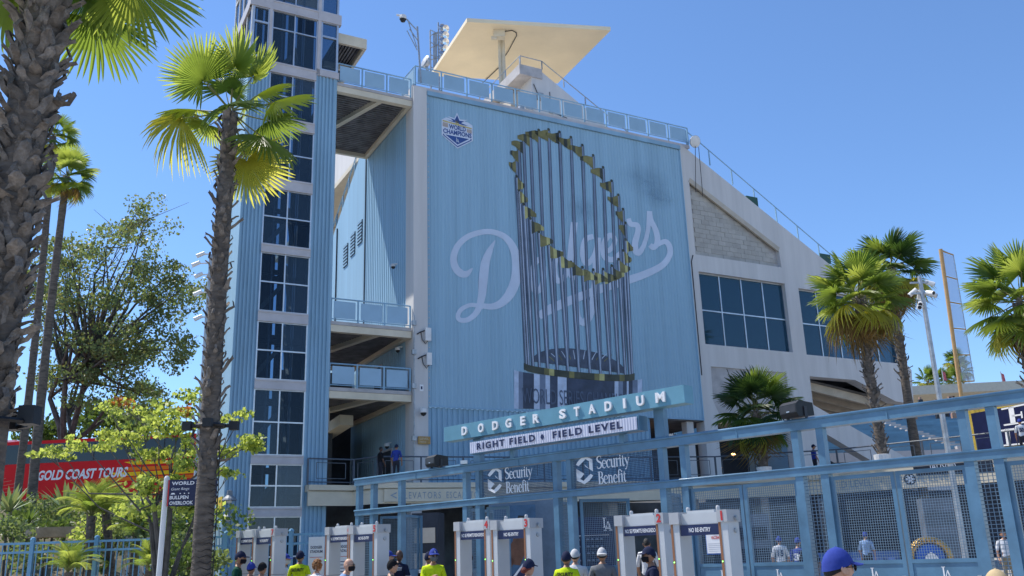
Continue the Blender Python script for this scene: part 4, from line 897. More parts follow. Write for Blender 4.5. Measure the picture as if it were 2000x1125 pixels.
b.tube([b1+Vector((math.cos(i*.4)*.2, math.sin(i*.4)*.2, zc)) for i in range(17)], .03, 5)
b.tube([b1+Vector((.17, -.07, zc)), b1+Vector((.19, -.06, zc-1)), b1+Vector((.175, -.08, 0.2))], .008, 5); b.build('uplight_ring', BLACK, MP)
b = MB(); r_ = random.Random(3)
for i in range(34):
    z = .15+i*.085; a0 = r_.uniform(0, 6)
    b.tube([b1+Vector((math.cos(a0+j*.35)*.156*(1-.03*i/34), math.sin(a0+j*.35)*.156*(1-.03*i/34), z+.02*math.sin(j*1.7+i))) for j in range(19)], .006, 4)
b.build('trunk_ring', mat('trunk_groove', (.04, .033, .028), .95), MP)
# ---- slim palms behind on the left
def onbank(x, y, Y): p = atY(x, y, Y); return Vector((p.x, p.y, bank_z(p.x, p.y)-.1))
def palm_px(label, xb, yb, xt, yt, Y, r0, r1, n, seed, fs, dead=3, boots=None, base=None, group='slim palms on the planted bank', kinds='gd'):
    bs_ = base if base is not None else onbank(xb, yb, Y); tp_ = atY(xt, yt, Y)
    return palm(label, bs_, tp_, r0, r1, auto_fronds(n, seed, -55, 80, dead, kinds), boots, group, fs=fs, seed=seed)
palm_px('slim leaning palm with two-tone trunk left of the broad tree', 62, 1000, 130, 345, 31, .17, .12, 22, 21, .92, 1)
palm_px('slim palm half hidden behind the nearest trunk', 30, 1000, 104, 268, 35, .15, .12, 20, 22, .95, 1)
# ---- right-hand palms
dk = DZ
def deckpos(x, y, Y): p = atY(x, y, Y); return Vector((p.x, p.y, dk))
palm('full palm with brown hanging skirt before the long club window', deckpos(1726, 893, 37.5), atY(1678, 585, 37.5), .20, .19, auto_fronds(29, 31, -58, 82, 5, 'dg'), (.05, 1, 190, 1.1, 14, 1), 'palms by the concourse', fs=1.72, seed=31)
palm('taller dark-trunked palm behind the full palm', gpos(1797, 900, 45)+Z3*0, atY(1738, 530, 45), .24, .2, auto_fronds(30, 32, -60, 82, 5, 'kd'), (.62, 1, 110, 1.2, 14, 1), 'palms by the concourse', fs=1.85, seed=32)
palm('low bushy palm in front of the recessed grey panel', deckpos(1492, 912, 41), atY(1476, 805, 41), .22, .2, auto_fronds(34, 33, -70, 84, 2, 'kkd'), (.1, 1, 60, 1.2, 14, 1), 'palms by the concourse', fs=1.62, seed=33)
palm('bright palm crown cut by the right edge', gpos(2045, 900, 20.5), atY(1995, 592, 20.5), .22, .19, auto_fronds(34, 34, -62, 80, 2, 'dg'), (.3, 1, 110, 1.0, 14, 1), 'palms by the concourse', fs=1.1, seed=34)
b = MB(); p = deckpos(1724, 897, 37.5); b.lathe(p-Z3*.02, [(.30, 0), (.34, .35), (.3, .36), (.27, .2), (0, .2)], 16); tag(b.build('planter', WHITEP), 'white round planter at the foot of the full palm', 'planter')
b = MB(); p = deckpos(1492, 912, 41); b.lathe(p-Z3*.02, [(.30, 0), (.34, .3), (.3, .31), (.27, .15), (0, .15)], 16); tag(b.build('planter', WHITEP), 'white round planter at the foot of the low bushy palm', 'planter')
for i, (x, y, Y, h) in enumerate(((1640+172, 745, 170, 4), (1833, 744, 170, 4), (1858, 745, 172, 3.5), (1866, 706, 190, 9), (1876, 722, 192, 7), (281, 790, 70, 4.5))):
    tp_ = atY(x, y, Y); bs_ = Vector((tp_.x, tp_.y, tp_.z-h-6))
    palm(('round-headed palm above the far roof, leftmost of three', 'round-headed palm above the far roof, middle of three', 'round-headed palm above the far roof, rightmost of three', 'tallest thin palm beside the yellow foul pole', 'short thin palm against the foul pole', 'distant palm above the coach roof')[i], bs_, tp_, .25, .2, auto_fronds(16, 50+i, -40, 80, 2, 'd'), fs=2.3 if i < 5 else 1.5, seed=50+i, group='far palms')

# ================================================================== leafy trees
def leaf_cloud(mb, c, rad, n, size, r, mis=(0,), flat=1.):
    for i in range(n):
        while True:
            v = Vector((r.uniform(-1, 1), r.uniform(-1, 1), r.uniform(-1, 1)))
            if v.length < 1: break
        p = c+Vector((v.x*rad, v.y*rad, v.z*rad*flat)); s_ = size*r.uniform(.6, 1.3)
        a = Vector((r.gauss(0, 1), r.gauss(0, 1), r.gauss(0, .7))).normalized(); b_ = a.orthogonal().normalized(); c2 = a.cross(b_)
        b_ = b_*math.cos(i)+c2*math.sin(i); w_ = a.cross(b_)*s_*.36; l = b_*s_
        mb.add([p-l*.5, p+w_, p+l*.5, p-w_], [(0, 1, 2, 3)], mis[r.randrange(len(mis))])
def branchy(T_, base, tips, r0, bark, seed, fork=.35, bend=.12, nm='trunk', groups=None, thin=1.):
    """limbs from a short trunk out to every tip"""
    r = random.Random(seed); mb = MB(); H = max(t.z for t in tips)-base.z
    forks = []
    for i in range(5): a = i*1.3+r.random(); forks.append(base+Vector((math.cos(a)*.06*H, math.sin(a)*.06*H, H*(fork+.05*i))))
    hub = base+Z3*H*.2
    mb.tube([base, base.lerp(hub, .5)+Vector((r.uniform(-.02, .02)*H, 0, 0)), hub], [r0*1.15, r0, r0*.9], 9)
    for f_ in forks: mb.tube([hub-Z3*.02*H, hub.lerp(f_, .5)+Vector((r.uniform(-1, 1), r.uniform(-1, 1), 0))*.02*H, f_], [r0*.72, r0*.55, r0*.42], 7)
    if groups:
        for gc, gt in groups:
            f_ = min(forks, key=lambda q: (q-gc).length+r.uniform(0, .2)*H); m_ = f_.lerp(gc, .5)+Vector((r.uniform(-1, 1), r.uniform(-1, 1), r.uniform(-1, .4)))*bend*(gc-f_).length
            mb.tube([f_, m_, gc], [r0*.28*thin, r0*.18*thin, r0*.08*thin], 5)
            for t in gt: mb.tube([m_.lerp(gc, .75), m_.lerp(gc, .8).lerp(t, .6)+Z3*.03, t], [r0*.08*thin, r0*.06*thin, r0*.03*thin], 4)
        tips = []
    for t in tips:
        f_ = min(forks, key=lambda q: (q-t).length+r.uniform(0, .2)*H); m_ = f_.lerp(t, .5)+Vector((r.uniform(-1, 1), r.uniform(-1, 1), r.uniform(-.2, 1)))*bend*(t-f_).length
        mb.tube([f_, m_, t], [r0*.36, r0*.20, r0*.05], 5)
        for q in range(4):
            s_ = m_.lerp(t, r.random()); e = s_+Vector((r.gauss(0, 1), r.gauss(0, 1), r.gauss(.3, .8)))*.13*(t-f_).length+Z3*.02
            mb.tube([s_, e], [r0*.09, r0*.03], 4)
    return mb.build(nm, bark, T_)
r = random.Random(12)
Yt = 50
TB = thing('broad_tree', 'large airy broadleaf tree behind the red coach', 'tree', Vector((atY(125, 900, Yt).x, Yt, 4.2)))
tips = []
for (x, y, sp, n) in ((290, 430, 26, 3), (235, 470, 35, 4), (165, 480, 40, 4), (110, 530, 40, 4), (300, 520, 40, 5), (225, 560, 50, 5), (330, 590, 30, 4), (160, 600, 50, 5), (105, 640, 40, 4), (270, 630, 50, 6), (320, 670, 35, 4), (200, 680, 50, 6), (130, 730, 40, 4), (260, 720, 45, 5), (75, 590, 30, 3), (350, 560, 12, 2), (290, 770, 25, 3), (180, 750, 40, 4)):
    for i in range(n): tips.append(atY(x+r.uniform(-sp, sp), y+r.uniform(-sp, sp)*.8, Yt+r.uniform(-4, 4)))
branchy(TB, TB.location.copy(), tips, .30, BARK, 5, fork=.28)
mb = MB()
for t in tips: 
    for q in range(3): leaf_cloud(mb, t+Vector((r.gauss(0, .7), r.gauss(0, .7), r.gauss(0, .6))), r.uniform(.45, .95), r.randrange(85, 125), .185, r, (0, 0, 0, 1), .8)
for x, y in ((290, 415), (262, 425), (305, 450), (250, 455), (180, 455), (345, 560), (362, 575), (355, 660), (150, 470)): leaf_cloud(mb, atY(x, y, Yt), .6, 40, .18, r)
mb.build('crown', [LEAF_TREE, leafmat('tree_leaf_dull', (.14, .15, .05), (.07, .085, .03), .35, (.3, .3, .08))], TB)
# lime-green young tree beside the sign
Yl = 17.5
TL = thing('young_tree', 'young lime-green tree with rusty leaf tips beside the navy sign', 'tree', Vector((atY(322, 1080, Yl).x, Yl, .0)))
tips = []; cl = ((345, 800, 30, 5), (310, 815, 25, 3), (255, 800, 26, 3), (220, 810, 22, 2), (240, 840, 26, 3), (290, 835, 28, 4), (350, 845, 35, 5), (205, 868, 22, 3), (165, 872, 14, 2), (240, 866, 26, 3), (300, 890, 35, 4), (365, 880, 30, 4), (90, 885, 12, 3), (120, 880, 10, 1), (455, 815, 12, 2), (475, 808, 8, 1), (490, 863, 14, 3), (465, 872, 12, 3), (440, 880, 16, 3), (430, 915, 14, 3), (450, 925, 10, 2), (395, 910, 30, 4), (365, 775, 20, 3), (320, 940, 35, 4), (280, 950, 25, 3), (350, 985, 30, 4), (260, 1000, 25, 3))
grp = []
for (x, y, sp, n) in cl:
    gc = atY(x, y, Yl+r.uniform(-1.0, 1.0)); gt = [gc+Vector((r.uniform(-sp, sp)*.010, r.uniform(-.3, .3), r.uniform(-sp, sp)*.0035)) for i in range(n)]; grp.append((gc, gt)); tips += gt
branchy(TL, TL.location.copy(), tips, .10, BARK, 6, fork=.40, bend=.14, groups=grp, thin=.75)
mb = MB()
for t in tips:
    for q in range(2): leaf_cloud(mb, t+Vector((r.gauss(0, .13), r.gauss(0, .13), r.gauss(0, .05))), r.uniform(.13, .26), r.randrange(24, 46), .088, r, (0, 0, 0, 0, 0, 1), .42)
for x, y in ((240, 782), (355, 805), (368, 798), (228, 780), (250, 790)): leaf_cloud(mb, atY(x, y, Yl), .2, 34, .085, r, (2, 2, 0), .5)
mb.build('crown', [LEAF_LIME, LEAF_SHRUB, LEAF_RUST], TL)
# round bushes and shrubs on the bank
def shrub(label, x, y, Y, rad, n, size, mt, flat=.8, grp='bushes on the planted bank', z=None):
    c = atY(x, y, Y); T_ = thing('shrub', label, 'shrub', Vector((c.x, c.y, bank_z(c.x, c.y) if z is None else z)), grp)
    mb = MB()
    for i in range(7): leaf_cloud(mb, c+Vector((r.gauss(0, .5), r.gauss(0, .5), r.gauss(0, .3)))*rad, rad*.62, n//7, size, r, (0,), flat)
    mb.build('foliage', mt, T_); k = MB()
    for i in range(4): k.tube([T_.location, c+Vector((r.uniform(-.4, .4), r.uniform(-.4, .4), 0))*rad], [.04, .015], 5)
    k.build('stem', BARK, T_)
for a in (('dark round bush above the coach, left of the broad trunk', 108, 835, 56, 1.6, 900, .30, LEAF_SHRUB), ('dark green bush above the coach roof in the middle', 195, 838, 56, 1.9, 1100, .30, LEAF_SHRUB), ('green bush above the coach roof at right', 262, 830, 57, 1.7, 900, .30, LEAF_TREE),
          ('low dark bush under the red coach at far left', 30, 1010, 30, .9, 600, .16, LEAF_SHRUB), ('grey-green bush below the coach lettering', 130, 1000, 31, .75, 700, .15, LEAF_TREE), ('bushy plant below the coach right of the lettering', 225, 1000, 30, .75, 900, .15, LEAF_SHRUB), ('low bush beside the grey retaining wall', 275, 1010, 27, .9, 700, .14, LEAF_SHRUB),
          ('small bush behind the blue fence at left', 60, 1088, 24, .5, 500, .10, LEAF_TREE), ('dark bush behind the sign post', 365, 1045, 20, .75, 900, .11, LEAF_SHRUB), ('bush at the foot of the young tree', 340, 1095, 18.5, .5, 600, .09, LEAF_SHRUB), ('bush between the two pygmy palms', 215, 1050, 25, .7, 600, .12, LEAF_TREE), ('low bush at the foot of the thin palms', 95, 1035, 27, .5, 500, .11, LEAF_SHRUB)):
    shrub(*a)
for i, (x, y, Y, rad, mt) in enumerate(((20, 1040, 25, .6, LEAF_TREE), (175, 1055, 24.5, .55, LEAF_LIME), (255, 985, 26, .7, LEAF_LIME), (300, 1030, 22.8, .6, LEAF_TREE), (385, 1000, 21, .6, LEAF_LIME), (395, 1085, 19, .5, LEAF_TREE), (160, 1090, 23.2, .45, LEAF_SHRUB), (75, 1000, 29, .7, LEAF_TREE))):
    shrub(('small bush at the far left under the agave', 'bright bush between the pygmy palm trunks', 'bright bush below the coach rear stripes', 'bush right of the retaining wall', 'bright bush behind the slim palm trunk', 'low bush right of the direction sign', 'dark low bush at the foot of the taller pygmy palm', 'bush beside the two thin palm trunks')[i], x, y, Y, rad, 620, .115, mt)
def agave(label, x, y, Y, s_, mt=LEAF_PALE):
    p = atY(x, y, Y); p = Vector((p.x, p.y, bank_z(p.x, p.y))) if Y > 24 else Vector((p.x, p.y, .05)); c = atY(x, y, Y)
    T_ = thing('agave', label, 'agave', c, 'agaves on the planted bank')
    for i in range(26):
        a = i*2.4; el = R(78-52*i/26); L = s_*r.uniform(.8, 1.1); d = Vector((math.cos(a)*math.cos(el), math.sin(a)*math.cos(el), math.sin(el))); sd_ = d.cross(Z3).normalized()*s_*.065; mb = MB(); v = []
        for t, w_ in ((0, .7), (.4, 1), (.75, .7), (1, .02)): q = c+d*L*t-Z3*L*.10*t*t; v += [q-sd_*w_, q+sd_*w_]
        mb.add(v, [(0, 1, 3, 2), (2, 3, 5, 4), (4, 5, 7, 6)]); mb.build('blade', mt, T_)
for a in (('pale agave under the coach at far left', 18, 1000, 28, .95), ('pale agave below the coach text', 128, 1000, 29, 1.1), ('green agave left of the stone slab', 55, 1025, 26, .55, LEAF_SHRUB), ('pale agave right of the pygmy palms', 235, 1000, 28, .8)): agave(*a)
def feather_mesh(seed, L=1.0, n=26):
    r2 = random.Random(seed); mb = MB(); pts = [Vector((0, t*L*.95, .34*L*math.sin(t*1.9)-.50*L*t*t)) for t in [i/10 for i in range(11)]]; mb.tube(pts, [.014-.001*i for i in range(11)], 4, mi=1)
    for i in range(n):
        t = .16+.84*i/n; k = t*10; j = min(9, int(k)); p = pts[j].lerp(pts[j+1], k-j); ll = L*.34*math.sin(.5+2.2*t)*r2.uniform(.85, 1.1)
        for s_ in (-1, 1): e = p+Vector((s_*ll*.78, ll*.55, -.25*ll)); m2 = p.lerp(e, .5)+Z3*.03*L; w_ = Vector((0, .0075, .003)); mb.add([p-w_, p+w_, m2+w_, e, m2-w_], [(0, 1, 2, 3, 4)])
    return mb
FEA = [mesh_of(feather_mesh(s_), 'feather', [LEAF_FAN2 if s_ % 2 else LEAF_FAN, PET]) for s_ in range(4)]
def pygmy(label, xb, x, y, Y, fs, n, seed, r0=.10, boots=50):
    tp_ = atY(x, y, Y); bx = atY(xb, 1110, Y); T_ = thing('pygmy_palm', label, 'palm tree', Vector((bx.x, bx.y, 0 if Y < 24 else bank_z(bx.x, bx.y))), 'pygmy palms behind the fence'); r2 = random.Random(seed)
    mb = MB(); B = T_.location; mb.tube([B, B.lerp(tp_, .5)+Vector((.05, 0, 0)), tp_], [r0*1.1, r0, r0*1.05], 10); mb.build('trunk', PBARK, T_)
    for i in range(boots):
        t = .1+.9*i/boots; a = i*2.4; rad = Vector((math.cos(a), math.sin(a), 0)); o = link('leaf_base', BOOTS[0][i % 6], T_); orient(o, B.lerp(tp_, t)-B+rad*r0, rad*.45+Z3, rad, .55)
    for i in range(n):
        el = R(80-75*i/n); a = i*2.4+r2.uniform(-.2, .2); d = Vector((math.cos(a)*math.cos(el), math.sin(a)*math.cos(el), math.sin(el))); o = link('frond', FEA[i % 4], T_); orient(o, tp_-B, d, Z3 if abs(d.z) < .9 else Vector((-d.x, -d.y, .1)), fs*r2.uniform(.85, 1.1))
pygmy('taller pygmy palm with shaggy trunk behind the blue fence', 172, 178, 1008, 22.8, .95, 30, 1)
pygmy('pygmy palm leaning right beside the taller one', 235, 207, 1004, 23.4, .9, 26, 2)
pygmy('leaning pygmy palm near the sign post', 250, 268, 1045, 22.6, .85, 24, 3)
pygmy('low pygmy palm at the lower edge of the picture', 130, 133, 1118, 21.2, .8, 20, 4, .08, 12)
pygmy('small pygmy palm right of the low one', 292, 290, 1112, 20.6, .65, 18, 5, .06, 8)
# stone slab, rocks and retaining wall
b = MB(); p0, p1 = atY(55, 1040, 26.5), atY(200, 1035, 26.5); n_ = 14; v = []
for i in range(n_+1):
    t = i/n_; w_ = .55*math.sin(math.pi*min(1, .06+t*.9))+.06; q = p0.lerp(p1, t); v += [q+Vector((0, -w_, .10)), q+Vector((0, w_, .14)), q+Vector((0, w_*.7, -.16)), q+Vector((0, -w_*.7, -.16))]
f = [(4*i+a, 4*i+(a+1) % 4, 4*i+(a+1) % 4+4, 4*i+a+4) for i in range(n_) for a in range(4)]+[(3, 2, 1, 0), (4*n_, 4*n_+1, 4*n_+2, 4*n_+3)]
b.add(v, f); tag(fixnorm(b.build('stone_slab', mat('pale_stone', (.42, .36, .29), .85, var=.15, vs=3, bump=.4))), 'long pale stone slab lying on the planted bank', 'stone')
ROCK = mat('rock', (.27, .24, .20), .9, var=.25, vs=4, bump=.6, bs=8)
for i, (x, y, Y, s_) in enumerate(((45, 1100, 23.5, .45), (140, 1105, 23.8, .5), (95, 1070, 25, .4), (215, 1110, 22.8, .32), (120, 1055, 26, .35))):
    p = atY(x, y, Y); z = bank_z(p.x, p.y); c = Vector((p.x, p.y, z+s_*.2)); mb = MB(); bm = bmesh.new(); bmesh.ops.create_icosphere(bm, subdivisions=2, radius=s_)
    for v in bm.verts: v.co *= 1+r.uniform(-.16, .16); v.co.z *= .7
    me = bpy.data.meshes.new('rock'); bm.to_mesh(me); bm.free(); me.materials.append(ROCK); o = link('rock', me); o.location = c
    tag(o, ('brown boulder behind the fence at far left', 'boulder behind the fence left of the pygmy palms', 'boulder under the left end of the stone slab', 'small boulder behind the middle of the fence', 'boulder under the middle of the stone slab')[i], 'rock', 'boulders on the bank')
b = MB(); p0, p1 = atY(255, 1050, 25.5), atY(330, 1045, 24.5); b.beam(Vector((p0.x, p0.y, 1.4)), Vector((p1.x, p1.y, 1.4)), .3, 2.9); tag(b.build('retaining_wall', CONC2), 'grey concrete retaining wall behind the sign post', 'wall')
# ================================================================== red coach
_b = atY(385, 950, 43.2); BF = Frame((_b.x, _b.y, 0), azv(96), azv(186))       # u=0 at the coach's rear (right) end
BU = thing('tour_coach', 'red tour coach with dark windows and white lettering on the raised road', 'coach', BF(-6, -1.25, 4.24))
BRED = mat('coach_red', (.70, .012, .016), .4, var=.06, vs=.6, spec=.15); BYEL = mat('coach_yellow', (.95, .56, .01), .45, var=.04, spec=.15); BORG = mat('coach_orange', (.9, .2, .01), .45, var=.04, spec=.15)
BGL = glassmat('coach_glass', (.004, .007, .011), .06, .95)
LB = 12.6; z0, z1 = 4.55, 7.80
b = MB(); b.plate(BF, [(-LB, z0), (-.12, z0), (0, z0+.5), (0, z1-.3), (-.25, z1), (-LB+.7, z1), (-LB-.25, z0+1.3), (-LB-.25, z0+.2)], n0=-2.5, n1=0); fixnorm(b.build('body', BRED, BU))
b = MB(); b.plate(BF, [(-LB+.35, 6.35), (-LB+1.6, 6.45), (-LB+3.0, 6.72), (-.3, 6.72), (-.3, z1-.16), (-LB+.75, z1-.16), (-LB-.05, 6.9)], n0=.0, n1=.012); wn = b.build('window_band', BGL, BU)
for i in range(1, 7): k = MB(); k.fbox(BF, -i*1.75-.03, -i*1.75+.03, .012, .016, 6.75, z1-.2); k.build('window_joint', BLACK, wn)
b = MB()
for (a, c, e, mi) in ((6.45, 6.60, -3.2, 0), (6.18, 6.34, -3.6, 1), (5.94, 6.12, -3.9, 0), (5.72, 5.88, -4.2, 1)): b.plate(BF, [(e, a), (0, a), (0, c), (e-.5, c)], n0=0, n1=.008, mi=mi)
b.build('rear_stripe', [BYEL, BORG], BU)
b = MB()
for i in range(7): b.plate(BF, [(-LB+.0, 5.0+i*.19), (-LB+4.2-.3*i, 5.55+i*.13), (-LB+4.2-.3*i, 5.57+i*.13), (-LB+.0, 5.02+i*.19)], n0=0, n1=.008)
b.build('pinstripe', mat('coach_pinstripe', (.62, .2, .12), .3), BU)
b = MB(); b.plate(BF, [(-8.6, z0), (-2.4, z0), (-2.4, z0+.45), (-8.3, z0+.45)], n0=0, n1=.008); b.build('lower_panel', BYEL, BU)
s0, _z = BF.px(72, 936); s1, _z1 = BF.px(247, 930); b = MB(); text(b, 'GOLD COAST TOURS', BF(s0, .012, 5.92), BF.u, Z3, w=s1-s0, h=.42, bold=.035, shear=.18); b.build('lettering', WHITE, BU)
for u in (-2.6, -3.9, -10.6):
    k = MB(); k.lathe(BF(u, -.28, 4.74), [(.0, 0), (.5, 0), (.5, .3), (.34, .3), (.3, .26), (0, .26)], 20, axis=BF.n); wo = k.build('wheel', BLACK, BU)
    k = MB(); k.lathe(BF(u, -.02, 4.74), [(.28, 0), (.1, .04), (0, .04)], 14, axis=BF.n); k.build('rim', ALU, wo)
b = MB(); b.fbox(BF, -LB+.4, -LB+3, -2.2, -.3, z1, z1+.14); b.fbox(BF, -5, -3, -2, -.5, z1, z1+.12); b.build('roof_pod', WHITEP, BU)
# ================================================================== direction sign in front of the bank
SP = thing('direction_sign', 'navy direction sign with white lettering on a pale post', 'sign', gpos(318, 1120, 15.2))
p = gpos(318, 1000, 15.2); tz = atY(326, 934, 15.2).z; q = atY(326, 934, 15.2)
b = MB(); b.tube([p, Vector((q.x, p.y, tz))], .045, 10); b.lathe(Vector((q.x, p.y, tz)), [(.045, 0), (.03, .03), (0, .04)], 10); b.build('post', WHITEP, SP)
SF = Frame((q.x+.05, p.y-.03, 0), azv(92), azv(182)); z1 = atY(335, 938, 15.2).z; z0 = atY(335, 989, 15.2).z
b = MB(); b.fbox(SF, 0, .80, -.02, .02, z0, z1); pn = b.build('panel', NAVY2, SP)
b = MB(); b.fbox(SF, .0, .02, .021, .024, z0, z1); b.build('red_edge', RED, pn)
H_ = z1-z0; b = MB(); text(b, 'WORLD SERIES', SF(.06, .023, z0+H_*.80), SF.u, Z3, w=.68, h=.052, bold=.025); text(b, 'BULLPEN', SF(.04, .023, z0+H_*.26), SF.u, Z3, w=.31, h=.052, bold=.025); text(b, 'OVERLOOK', SF(.04, .023, z0+H_*.05), SF.u, Z3, w=.39, h=.052, bold=.025)
text(b, 'Giant Rings', SF(.05, .023, z0+H_*.60), SF.u, Z3, w=.30, h=.04, shear=.3); b.add([SF(.05, .023, z0+H_*.44), SF(.13, .023, z0+H_*.44), SF(.11, .023, z0+H_*.50), SF(.07, .023, z0+H_*.50)], [(0, 1, 2, 3)])
for i in range(3): b.add([SF(.2+i*.07, .023, z0+H_*.45), SF(.22+i*.07, .023, z0+H_*.45), SF(.22+i*.07, .023, z0+H_*.49), SF(.2+i*.07, .023, z0+H_*.49)], [(0, 1, 2, 3)])
b.build('lettering', WHITE, pn)
# ================================================================== blue picket fence
FN = thing('picket_fence', 'light blue steel picket fence running from the left edge to the gate', 'fence', Vector((-8, 22, 0)))
fa, fb = Vector((atY(-60, 1060, 22.0).x, 22.0, 0)), Vector((G(-9.45, 0, 0).x, G(-9.45, 0, 0).y+.1, 0))
L = (fb-fa).length; d = (fb-fa)/L; FT = 2.36
FENB = mat('fence_blue', (.17, .36, .53), .45, var=.1, vs=3)
for z in (.18, FT-.20, FT): b = MB(); b.beam(fa+Z3*z, fb+Z3*z, .045, .05); b.build('fence_rail', FENB, FN)
pk = MB(); pk.box((0, 0, (FT-.18)/2), (.022, .022, FT-.2)); pme = mesh_of(pk, 'picket', [FENB]); n = int(L/.135)
for i in range(n+1):
    o = link('picket', pme, FN); o.location = fa+d*(i*L/n)+Z3*.16-FN.location
for i in range(7):
    q = fa+d*(L*i/6.0); b = MB(); b.box(q+Z3*(FT/2+.04), (.09, .09, FT+.08)); b.lathe(q+Z3*(FT+.08), [(.07, 0), (.05, .04), (0, .06)], 8); b.build('fence_post', FENB, FN)
# notices hung on the fence and gate end
for j, (x0, x1, Y, lb) in enumerate(((603, 634, 20.9, 'white stadium notice left of detector six'), (655, 686, 20.9, 'white stadium notice seen through detector six'), (735, 760, 20.6, 'white stadium notice behind detector five'))):
    a = atY(x0, 1052, Y); c = atY(x1, 1052, Y); F = Frame((a.x, a.y, 0), (Vector((c.x, c.y, 0))-Vector((a.x, a.y, 0))).normalized(), Vector((0, -1, 0))); w_ = (c-a).length
    T_ = thing('stadium_notice', lb, 'notice', Vector((a.x, a.y, 1.2)), 'stadium notices by the gate')
    k = MB(); k.fbox(F, 0, w_, -.02, 0, 1.05, 2.27); po = k.build('board', WHITE, T_)
    k = MB(); text(k, 'DODGER', F(w_/2, .004, 2.02), F.u, Z3, w=w_*.72, h=.055, bold=.02, centre=True); text(k, 'STADIUM', F(w_/2, .004, 1.93), F.u, Z3, w=w_*.78, h=.055, bold=.02, centre=True)
    for i in range(4): k.fbox(F, w_*.35, w_*.65, .003, .004, 1.72-i*.07, 1.735-i*.07)
    k.build('lettering', NAVY, po); k = MB(); k.fbox(F, w_*.1, w_*.9, .003, .004, 1.83, 1.84); k.build('red_line', RED, po)
# wall lamp and signs on the tower
for (x, y, lb) in ((448, 975, 'upper bell-shaped wall lamp on the tower corner'), (446, 1010, 'lower bell-shaped wall lamp on the tower corner')):
    u, z = W.px(x, y, .35); k = MB(); k.lathe(W(u, .35, z), [(0, .36), (.1, .34), (.12, .15), (.26, .02), (.30, -.05), (.28, -.06), (0, -.05)], 14); T_ = thing('wall_lamp', lb, 'lamp', W(u, .3, z-.1), 'wall lamps on the tower'); k.build('shade', mat('lamp_grey', (.22, .24, .26), .5), T_)
    k = MB(); k.tube([W(u, .02, z+.3), W(u, .35, z+.36)], .04, 6); k.build('arm', GALV, T_); k = MB(); k.lathe(W(u, .35, z), [(.12, -.05), (.1, -.14), (0, -.18)], 10); k.build('lamp_glass', WHITEP, T_)
q = hit(431, 985, LT.o+LT.n*.05, LT.n)-LT.o; k = MB(); k.fbox(LT, q.dot(LT.u)-.3, q.dot(LT.u)+.9, .03, .07, q.z-.3, q.z+.3); so2 = tag(k.build('wall_sign', mat('yellow_sign', (.75, .52, .07), .5)), 'yellow sign plate on the sunny side of the tower', 'sign')
q = hit(425, 1023, LT.o+LT.n*.05, LT.n)-LT.o; T_ = thing('elevator_sign', 'small teal elevator sign behind the slim palm', 'sign', LT(q.dot(LT.u), .1, q.z)); F2 = Frame(LT(q.dot(LT.u), .3, 0), W.u, W.n)
k = MB(); k.fbox(F2, -1.0, .25, -.03, .02, q.z-.16, q.z+.16); k.build('panel', TEAL, T_); k = MB(); text(k, 'ELEVATOR', F2(-.9, .03, q.z-.07), F2.u, Z3, w=1.05, h=.15, bold=.02); k.build('lettering', WHITE, T_)
# ================================================================== fascia lettering
DF = Frame(DECKP[2], (DECKP[3]-DECKP[2]).normalized(), Vector(((DECKP[3]-DECKP[2]).normalized().y, -(DECKP[3]-DECKP[2]).normalized().x, 0)))
T_ = thing('elevator_fascia_sign', 'cream fascia sign pointing to elevators and escalators behind the gate', 'sign', DF(2, .2, 4.3))
k = MB(); k.fbox(DF, .25, 4.8, .14, .24, 4.10, 4.62); k.build('board', CREAM, T_); LT2 = mat('fascia_letters', (.26, .33, .40), .5)
k = MB(); text(k, 'ELEVATORS', DF(.95, .246, 4.22), DF.u, Z3, w=1.75, h=.27, space=1.3); text(k, 'ESCALATORS', DF(2.95, .246, 4.22), DF.u, Z3, w=1.75, h=.27, space=1.3); k.add([DF(.78, .246, 4.5), DF(.5, .246, 4.36), DF(.78, .246, 4.22), DF(.78, .246, 4.28), DF(.6, .246, 4.36), DF(.78, .246, 4.44)], [(0, 1, 4, 5), (1, 2, 3, 4)]); k.build('lettering', LT2, T_)
d5 = (DECKP[6]-DECKP[5]).normalized(); DF5 = Frame(DECKP[5], d5, Vector((d5.y, -d5.x, 0)))
k = MB(); text(k, 'FIELD LEVEL   •   RESERVE LEVEL', DF5(-.6, .13, 4.25), d5, Z3, h=.30, w=5.6); tag(k.build('fascia_lettering', LT2), 'grey field level lettering on the cream fascia behind the mesh doors', 'lettering')
d6 = (DECKP[7]-DECKP[6]).normalized()
T_ = thing('concession_sign', 'white lettered concession sign with round flower emblem behind the mesh', 'sign', atY(1805, 930, 35)); c = atY(1777, 936, 35); F = Frame((c.x, c.y, 0), azv(100), azv(190))
k = MB(); k.fbox(F, -.25, .25, -.05, 0, c.z-.3, c.z+.3); k.build('plate', CREAM, T_); k = MB(); k.lathe(F(0, .004, c.z), [(.22, 0), (0, .004)], 16, axis=F.n); k.build('disc', DARK, T_)
k = MB()
for i in range(6): k.beam(F(0, .012, c.z), F(.16*math.cos(i*1.047), .012, c.z+.16*math.sin(i*1.047)), .07, .008, F.n)
k.build('petal', WHITE, T_); k = MB(); k.fbox(F, .2, 3.0, -.1, -.04, c.z+.12, c.z+.72); k.build('board', SHADE, T_); k = MB(); text(k, 'JALISCO', F(.75, -.03, c.z+.32), F.u, Z3, w=.95, h=.22, bold=.01); k.build('lettering', WHITE, T_)
